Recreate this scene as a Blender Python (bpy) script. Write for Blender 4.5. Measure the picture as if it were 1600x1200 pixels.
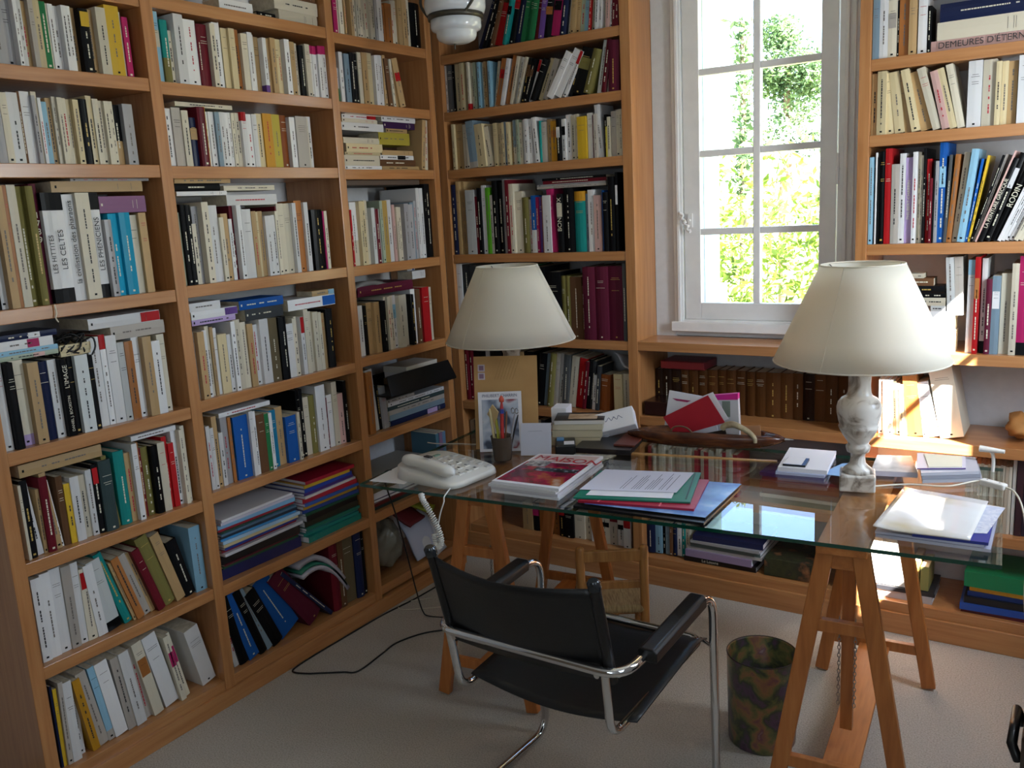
import bpy, bmesh, math, random
from mathutils import Matrix, Vector
R = math.radians
C = bpy.context.scene.collection
for o in list(bpy.data.objects): bpy.data.objects.remove(o)
SC = bpy.context.scene

# ---------------------------------------------------------------- camera
cam = bpy.data.objects.new('camera', bpy.data.cameras.new('camera'))
C.objects.link(cam)
cam.data.sensor_width = 36.0
cam.data.lens = 1385.95 / 1600 * 36.0
cam.data.clip_start = 0.05
cam.data.clip_end = 200
cx = Vector((0.8372988, 0.5441951, -0.0527486))
cy = Vector((-0.06268, 0.1913833, 0.979512))
cz = Vector((0.5431408, -0.8168379, 0.1943551))
cam.matrix_world = Matrix(((cx.x, cy.x, cz.x, 2.599), (cx.y, cy.y, cz.y, -3.568), (cx.z, cy.z, cz.z, 1.755), (0, 0, 0, 1)))
SC.camera = cam

# ---------------------------------------------------------------- daylight
SUN_DIR = Vector((-1.0, 0.7, -1.07)).normalized()
world = bpy.data.worlds.new('sky'); SC.world = world
world.use_nodes = True
wn = world.node_tree.nodes; wl = world.node_tree.links
sky = wn.new('ShaderNodeTexSky'); sky.sky_type = 'NISHITA'
sky.sun_disc = False
sky.sun_elevation = math.asin(-SUN_DIR.z)
sky.sun_rotation = math.atan2(-SUN_DIR.x, -SUN_DIR.y)
sky.air_density = 1.0; sky.dust_density = 0.6; sky.ozone_density = 1.5
bg = wn['Background']; bg.inputs['Strength'].default_value = 1.65
wl.new(sky.outputs[0], bg.inputs['Color'])

def light(name, kind, energy, color, loc=(0, 0, 0), direction=None, size=None):
    l = bpy.data.lights.new(name, kind); l.energy = energy; l.color = color
    o = bpy.data.objects.new(name, l); C.objects.link(o); o.location = loc
    if direction is not None:
        o.rotation_euler = Vector(direction).to_track_quat('-Z', 'Y').to_euler()
    if size and kind == 'AREA':
        l.shape = 'RECTANGLE'; l.size, l.size_y = size
    return o
sun = light('sun', 'SUN', 95.0, (1.0, 0.97, 0.92), (6, -4, 8), SUN_DIR)
sun.data.angle = R(0.6)
# sunny casement's sky light; side and rear fill lamps added, no window built there
light('side_fill_light', 'AREA', 9.5, (0.80, 0.91, 1.0), (3.03, -2.1, 1.75), (-1, 0.3, -0.12), (1.1, 1.3))
light('sunny_window_daylight', 'AREA', 21, (0.76, 0.88, 1.0), (3.04, -0.72, 1.85), (-1, 0.0, -0.25), (0.3, 1.0))
light('rear_fill_light', 'AREA', 14, (0.80, 0.91, 1.0), (2.5, -4.75, 1.8), (-0.1, 1, -0.08), (1.0, 1.4))
for nm, loc, dr, sz in (('window_portal', (1.386, 0.30, 1.94), (0, -1, 0), (0.56, 1.32)), ('side_window_portal', (3.09, -0.717, 1.82), (-1, 0, 0), (0.31, 1.04))):
    p_ = light(nm, 'AREA', 1, (1, 1, 1), loc, dr, sz); p_.data.cycles.is_portal = True      # only guides the sampling of the sky

SC.view_settings.view_transform = 'Standard'
SC.view_settings.look = 'None'
SC.view_settings.exposure = 0.0
SC.view_settings.gamma = 1.0
SC.view_settings.use_curve_mapping = False

# ---------------------------------------------------------------- helpers
def lin(c):
    c = c / 255.0
    return c / 12.92 if c <= 0.04045 else ((c + 0.055) / 1.055) ** 2.4
def rgb(h):
    return (lin(int(h[0:2], 16)), lin(int(h[2:4], 16)), lin(int(h[4:6], 16)), 1.0)

def tag(o, label=None, cat=None, group=None, kind=None):
    if label: o['label'] = label
    if cat: o['category'] = cat
    if group: o['group'] = group
    if kind: o['kind'] = kind
    return o
def thing(name, label, cat, loc=(0, 0, 0), rotz=0.0, group=None):
    o = bpy.data.objects.new(name, None); C.objects.link(o)
    o.location = loc; o.rotation_euler = (0, 0, rotz); o.empty_display_size = 0.05
    return tag(o, label, cat, group)

class MB:
    """collects shapes and links them as one mesh object"""
    def __init__(self): self.v = []; self.f = []; self.m = []; self.s = []
    def add(self, vs, fs, mi=0, smooth=False, mat=None):
        b = len(self.v)
        if mat is not None: vs = [mat @ Vector(p) for p in vs]
        self.v += [tuple(p) for p in vs]
        for f in fs:
            self.f.append([i + b for i in f]); self.m.append(mi); self.s.append(smooth)
        return self
    def box(self, a, b, mi=0, mat=None):
        x0, y0, z0 = a; x1, y1, z1 = b
        vs = [(x0, y0, z0), (x1, y0, z0), (x1, y1, z0), (x0, y1, z0), (x0, y0, z1), (x1, y0, z1), (x1, y1, z1), (x0, y1, z1)]
        return self.add(vs, [(0, 3, 2, 1), (4, 5, 6, 7), (0, 1, 5, 4), (1, 2, 6, 5), (2, 3, 7, 6), (3, 0, 4, 7)], mi, False, mat)
    def prism(self, pts, z0, z1, mi=0, mat=None, side=None):
        n = len(pts)
        a = sum(pts[i][0] * pts[(i + 1) % n][1] - pts[(i + 1) % n][0] * pts[i][1] for i in range(n))
        if a < 0: pts = list(reversed(pts))
        vs = [(p[0], p[1], z0) for p in pts] + [(p[0], p[1], z1) for p in pts]
        self.add(vs, [tuple(reversed(range(n))), tuple(range(n, 2 * n))], mi, False, mat)
        return self.add(vs, [(i, (i + 1) % n, n + (i + 1) % n, n + i) for i in range(n)], mi if side is None else side, False, mat)
    def quad(self, a, b, c, d, mi=0, mat=None): return self.add([a, b, c, d], [(0, 1, 2, 3)], mi, False, mat)
    def bar(self, p, q, w, t, mi=0, up=(0, 0, 1)):
        p = Vector(p); q = Vector(q); d = (q - p).normalized()
        u = d.cross(Vector(up))
        if u.length < 1e-4: u = Vector((1, 0, 0))
        u.normalize(); n = u.cross(d)
        vs = []
        for e in (p, q):
            for a, b in ((-1, -1), (1, -1), (1, 1), (-1, 1)): vs.append(e + u * (a * w / 2) + n * (b * t / 2))
        return self.add(vs, [(0, 3, 2, 1), (4, 5, 6, 7), (0, 1, 5, 4), (1, 2, 6, 5), (2, 3, 7, 6), (3, 0, 4, 7)], mi)
    def tube(self, pts, r, mi=0, n=10, closed=False, cap=True, flat=None):
        pts = [Vector(p) for p in pts]; N = len(pts); vs = []; prev = None
        for i, p in enumerate(pts):
            if closed: d = (pts[(i + 1) % N] - pts[i - 1])
            else: d = pts[min(i + 1, N - 1)] - pts[max(i - 1, 0)]
            d.normalize()
            if prev is None:
                u = d.cross(Vector((0, 0, 1)))
                if u.length < 1e-3: u = d.cross(Vector((1, 0, 0)))
            else: u = prev - d * prev.dot(d)
            u.normalize(); prev = u; w = d.cross(u)
            rr = r[i] if isinstance(r, (list, tuple)) else r
            for k in range(n):
                a = 2 * math.pi * k / n
                vs.append(p + u * math.cos(a) * rr + w * math.sin(a) * rr)
        fs = []
        for i in range(N if closed else N - 1):
            for k in range(n):
                a = i * n + k; b = i * n + (k + 1) % n; j = ((i + 1) % N) * n
                fs.append((a, b, j + (k + 1) % n, j + k))
        self.add(vs, fs, mi, True)
        if cap and not closed:
            self.add(vs[:n], [tuple(reversed(range(n)))], mi); self.add(vs[-n:], [tuple(range(n))], mi)
        return self
    def lathe(self, prof, mi=0, n=32, c=(0, 0), squash=None, smooth=True):
        vs = []
        for r, z in prof:
            for k in range(n):
                a = 2 * math.pi * k / n
                vs.append((c[0] + r * math.cos(a), c[1] + r * math.sin(a), z))
        fs = []
        for i in range(len(prof) - 1):
            for k in range(n):
                fs.append((i * n + k, i * n + (k + 1) % n, (i + 1) * n + (k + 1) % n, (i + 1) * n + k))
        return self.add(vs, fs, mi, smooth)
    def grid(self, fn, nu, nv, mi=0, smooth=True):
        vs = [fn(i / nu, j / nv) for j in range(nv + 1) for i in range(nu + 1)]
        fs = [(j * (nu + 1) + i, j * (nu + 1) + i + 1, (j + 1) * (nu + 1) + i + 1, (j + 1) * (nu + 1) + i) for j in range(nv) for i in range(nu)]
        return self.add(vs, fs, mi, smooth)
    def mesh(self, name, mats):
        me = bpy.data.meshes.new(name)
        me.from_pydata(self.v, [], self.f)
        for m in (mats if isinstance(mats, (list, tuple)) else [mats]): me.materials.append(m)
        me.polygons.foreach_set('material_index', self.m)
        me.polygons.foreach_set('use_smooth', self.s)
        me.update()
        return me
    def build(self, name, mats, parent=None, bevel=None, solid=None, sub=None):
        o = bpy.data.objects.new(name, self.mesh(name, mats)); C.objects.link(o)
        if parent is not None: o.parent = parent
        if solid:
            s = o.modifiers.new('solid', 'SOLIDIFY'); s.thickness = solid; s.offset = 0
        if bevel:
            b = o.modifiers.new('bevel', 'BEVEL'); b.width = bevel; b.segments = 2; b.limit_method = 'ANGLE'; b.angle_limit = R(40)
        if sub:
            s = o.modifiers.new('sub', 'SUBSURF'); s.levels = sub; s.render_levels = sub
        return o

def smooth_path(pts, k=6):
    """Catmull-Rom through the points"""
    P = [Vector(p) for p in pts]; out = []
    for i in range(len(P) - 1):
        a = P[max(i - 1, 0)]; b = P[i]; c = P[i + 1]; d = P[min(i + 2, len(P) - 1)]
        for j in range(k):
            t = j / k
            out.append(0.5 * ((2 * b) + (c - a) * t + (2 * a - 5 * b + 4 * c - d) * t * t + (3 * b - a - 3 * c + d) * t ** 3))
    out.append(P[-1]); return out
def round_path(pts, r, k=6):
    """polyline with its corners rounded to radius r"""
    P = [Vector(p) for p in pts]; out = [P[0]]
    for i in range(1, len(P) - 1):
        rr = r[i] if isinstance(r, (list, tuple)) else r
        a = (P[i - 1] - P[i]); b = (P[i + 1] - P[i])
        rr = min(rr, a.length * 0.49, b.length * 0.49)
        p = P[i] + a.normalized() * rr; q = P[i] + b.normalized() * rr
        for j in range(k + 1):
            t = j / k
            out.append((1 - t) ** 2 * p + 2 * t * (1 - t) * P[i] + t * t * q)
    out.append(P[-1]); return out

def text_part(name, body, size, mat, parent, M, sx=1.0, align='LEFT', label=None):
    cu = bpy.data.curves.new(name, 'FONT'); cu.body = body; cu.size = size
    cu.align_x = align; cu.align_y = 'CENTER'; cu.extrude = 0.0002
    tmp = bpy.data.objects.new(name, cu); C.objects.link(tmp)
    dg = bpy.context.evaluated_depsgraph_get()
    me = bpy.data.meshes.new_from_object(tmp.evaluated_get(dg))
    bpy.data.objects.remove(tmp)
    me.transform(Matrix.Scale(sx, 4, (1, 0, 0))); me.transform(M)
    me.materials.clear(); me.materials.append(mat)
    o = bpy.data.objects.new(name, me); C.objects.link(o); o.parent = parent
    if label: o['label'] = label
    return o

# ---------------------------------------------------------------- materials
def mat(name, col, rough=0.5, metal=0.0, spec=0.5, **kw):
    m = bpy.data.materials.new(name); m.use_nodes = True
    b = m.node_tree.nodes['Principled BSDF']
    b.inputs['Base Color'].default_value = rgb(col) if isinstance(col, str) else (*col[:3], 1)
    b.inputs['Roughness'].default_value = rough; b.inputs['Metallic'].default_value = metal
    b.inputs['Specular IOR Level'].default_value = spec
    for k, v in kw.items(): b.inputs[k.replace('_', ' ')].default_value = v
    return m
def nd(m, t, **kw):
    n = m.node_tree.nodes.new(t)
    for k, v in kw.items(): setattr(n, k, v)
    return n
def ramp(m, stops):
    r = nd(m, 'ShaderNodeValToRGB'); e = r.color_ramp.elements
    while len(e) < len(stops): e.new(0.5)
    for i, (p, c) in enumerate(stops): e[i].position = p; e[i].color = rgb(c) if isinstance(c, str) else c
    return r
def noisy(name, stops, scale, rough=0.5, detail=4, stretch=(1, 1, 1), bump=0.0, coords='Object', distort=0.0, metal=0.0, spec=0.5, bdist=0.002):
    m = mat(name, 'ffffff', rough, metal, spec); L = m.node_tree.links; b = m.node_tree.nodes['Principled BSDF']
    tc = nd(m, 'ShaderNodeTexCoord'); mp = nd(m, 'ShaderNodeMapping'); mp.inputs['Scale'].default_value = stretch
    n = nd(m, 'ShaderNodeTexNoise'); n.inputs['Scale'].default_value = scale; n.inputs['Detail'].default_value = detail; n.inputs['Distortion'].default_value = distort
    r = ramp(m, stops)
    L.new(tc.outputs[coords], mp.inputs[0]); L.new(mp.outputs[0], n.inputs['Vector']); L.new(n.outputs[0], r.inputs[0]); L.new(r.outputs[0], b.inputs['Base Color'])
    if bump:
        bp = nd(m, 'ShaderNodeBump'); bp.inputs['Strength'].default_value = bump; bp.inputs['Distance'].default_value = bdist
        L.new(n.outputs[0], bp.inputs['Height']); L.new(bp.outputs[0], b.inputs['Normal'])
    return m
WOOD = [(0.25, 'a26a3c'), (0.5, 'b37b4a'), (0.75, 'bd8856')]
wood_x = noisy('beech_wood_along_x', WOOD, 7, 0.30, 6, (0.5, 9, 9), 0.03)
wood_y = noisy('beech_wood_along_y', WOOD, 7, 0.30, 6, (9, 0.5, 9), 0.03)
wood_z = noisy('beech_wood_upright', WOOD, 7, 0.30, 6, (9, 9, 0.5), 0.03)
TW = [(0.25, '9a5a28'), (0.5, 'b06a32'), (0.75, 'be7a40')]
trestle_wood = noisy('trestle_wood', TW, 7, 0.4, 6, (8, 8, 0.8), 0.03)
trestle_wood_y = noisy('trestle_wood_flat', TW, 7, 0.4, 6, (8, 0.8, 8), 0.03)
chair_wood = noisy('old_chair_wood', [(0.25, '8a5426'), (0.6, 'b47c40'), (0.8, 'c89656')], 9, 0.4, 6, (6, 6, 0.8), 0.05)
wall_m = noisy('painted_wall', [(0.3, 'cfd0d2'), (0.7, 'd6d7d9')], 30, 0.85, 3, bump=0.05)
ceil_m = mat('ceiling_white', 'e4e3e0', 0.9)
white_paint = noisy('white_gloss_paint', [(0.3, 'e2e0de'), (0.7, 'eae8e6')], 14, 0.35, 3)
carpet_m = noisy('beige_carpet', [(0.25, '9c948a'), (0.5, 'b8afa4'), (0.75, 'cac1b6')], 190, 0.95, 5, bump=0.7, spec=0.1, bdist=0.006)
chrome = mat('chrome', (0.66, 0.66, 0.67), 0.06, 1.0)
steel = mat('dull_steel', (0.35, 0.34, 0.33), 0.35, 1.0)
black_leather = noisy('black_leather', [(0.3, '060607'), (0.7, '0b0b0d')], 120, 0.40, 4, bump=0.12)
black_plastic = mat('black_plastic', '0e0e10', 0.35)
black_cable = mat('black_cable', '0a0a0b', 0.45)
white_plastic = mat('white_plastic', 'dcd8d0', 0.35)
cream_plastic = mat('cream_plastic', 'cdc6b4', 0.4)
paper = mat('white_paper', 'e6e4e8', 0.8)
paper_cream = mat('cream_paper', 'e0d8c0', 0.8)
print_grey = mat('printed_text', '6a6a78', 0.8)
ink_dark = mat('dark_ink', '2c2a2c', 0.6)
ink_mid = mat('grey_ink', '6e6660', 0.6)
ink_light = mat('pale_ink', 'd8d2bc', 0.5)
ink_gold = mat('gilt_ink', 'c0a050', 0.4)
ink_red = mat('red_ink', 'b01c30', 0.5)
pages_m = noisy('page_edges', [(0.3, 'b9ac92'), (0.7, 'd3c8b0')], 60, 0.9, 3, (1, 1, 1))
for m_ in (wood_x, wood_y, wood_z):
    b_ = m_.node_tree.nodes['Principled BSDF']; b_.inputs['Coat Weight'].default_value = 0.35; b_.inputs['Coat Roughness'].default_value = 0.22
def thin_glass(name, tint, refl=1.0):
    m = bpy.data.materials.new(name); m.use_nodes = True; t = m.node_tree; t.nodes.clear()
    o = t.nodes.new('ShaderNodeOutputMaterial'); mx = t.nodes.new('ShaderNodeMixShader'); fr = t.nodes.new('ShaderNodeFresnel'); ge = t.nodes.new('ShaderNodeNewGeometry'); mr = t.nodes.new('ShaderNodeMapRange'); mr.inputs[3].default_value = 1.5; mr.inputs[4].default_value = 1 / 1.5
    t.links.new(ge.outputs['Backfacing'], mr.inputs[0]); t.links.new(mr.outputs[0], fr.inputs[0])
    tr = t.nodes.new('ShaderNodeBsdfTransparent'); tr.inputs[0].default_value = (*tint, 1)
    gl = t.nodes.new('ShaderNodeBsdfGlossy'); gl.inputs['Roughness'].default_value = 0.0
    t.links.new(fr.outputs[0], mx.inputs[0]); t.links.new(tr.outputs[0], mx.inputs[1]); t.links.new(gl.outputs[0], mx.inputs[2]); t.links.new(mx.outputs[0], o.inputs[0])
    return m
pane_glass = thin_glass('window_glass', (0.97, 0.98, 0.98))
desk_glass = thin_glass('desk_glass', (0.93, 0.97, 0.95))
glass_edge = mat('green_glass_edge', '0a4030', 0.06, 0.0, 0.8)
PAL = {'wh': 'dddcdb', 'cr': 'd3cab4', 'iv': 'd0bf96', 'tn': 'b69668', 'or': 'a86a34', 'gy': 'a5a3a4', 'bk': '0d0d0f', 'dg': '3a3c3e', 'rd': 'b01e22', 'dr': '6a1a26', 'yl': 'd8b02a', 'mu': 'c08a20',
       'gr': '2c7a4a', 'tl': '1f8a84', 'bl': '1d5aa8', 'lb': '8ab6cc', 'nv': '1e2646', 'pu': '6a4a90', 'pk': 'b02860', 'br': '6a4a32', 'ol': '7c7440', 'lg': '62b428', 'lv': 'b49cc8', 'gs': 'b2aaa0',
       'gt': 'c2c4c2', 'gk': '585a5a', 'gb': '7c92a0', 'gn': 'a6b29a', 'sg': '3c4c4c', 'ru': '8c4c24', 'yo': 'b0a03c', 'mt': 'a88a48', 'om': '6a5e46', 'pn': 'd0a8a0', 'pm': '5a1c30', 'mv': '94688c',
       'pd': '3c2248', 'cy': '1c9cc0', 'tq': '2a88b0', 'dl': '2e1c12', 'le': '5e3a1c', 'wt': 'c8ccca'}
DARK = {'bk', 'dg', 'dr', 'rd', 'nv', 'bl', 'pu', 'pk', 'br', 'gk', 'sg', 'ru', 'pm', 'mv', 'pd', 'gr', 'tl', 'om', 'tq', 'cy', 'dl', 'le', 'ol'}
BK = {}
for k_, h_ in PAL.items():
    m = mat('book_' + h_, h_, 0.42, 0.0, 0.14 if k_ in DARK else 0.35); t = m.node_tree; b = t.nodes['Principled BSDF']
    oi = nd(m, 'ShaderNodeObjectInfo'); ge = nd(m, 'ShaderNodeNewGeometry')
    ad = nd(m, 'ShaderNodeMath', operation='ADD'); fr = nd(m, 'ShaderNodeMath', operation='FRACT')
    mr = nd(m, 'ShaderNodeMapRange'); mr.inputs[3].default_value = 0.80; mr.inputs[4].default_value = 1.08
    mr2 = nd(m, 'ShaderNodeMapRange'); mr2.inputs[3].default_value = 0.28; mr2.inputs[4].default_value = 0.6
    hs = nd(m, 'ShaderNodeHueSaturation'); hs.inputs['Color'].default_value = rgb(h_)
    t.links.new(oi.outputs['Random'], ad.inputs[0]); t.links.new(ge.outputs['Random Per Island'], ad.inputs[1]); t.links.new(ad.outputs[0], fr.inputs[0])
    t.links.new(fr.outputs[0], mr.inputs[0]); t.links.new(mr.outputs[0], hs.inputs['Value']); t.links.new(hs.outputs[0], b.inputs['Base Color'])
    t.links.new(fr.outputs[0], mr2.inputs[0]); t.links.new(mr2.outputs[0], b.inputs['Roughness'])
    BK[k_] = m
BKEYS = list(BK)

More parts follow.
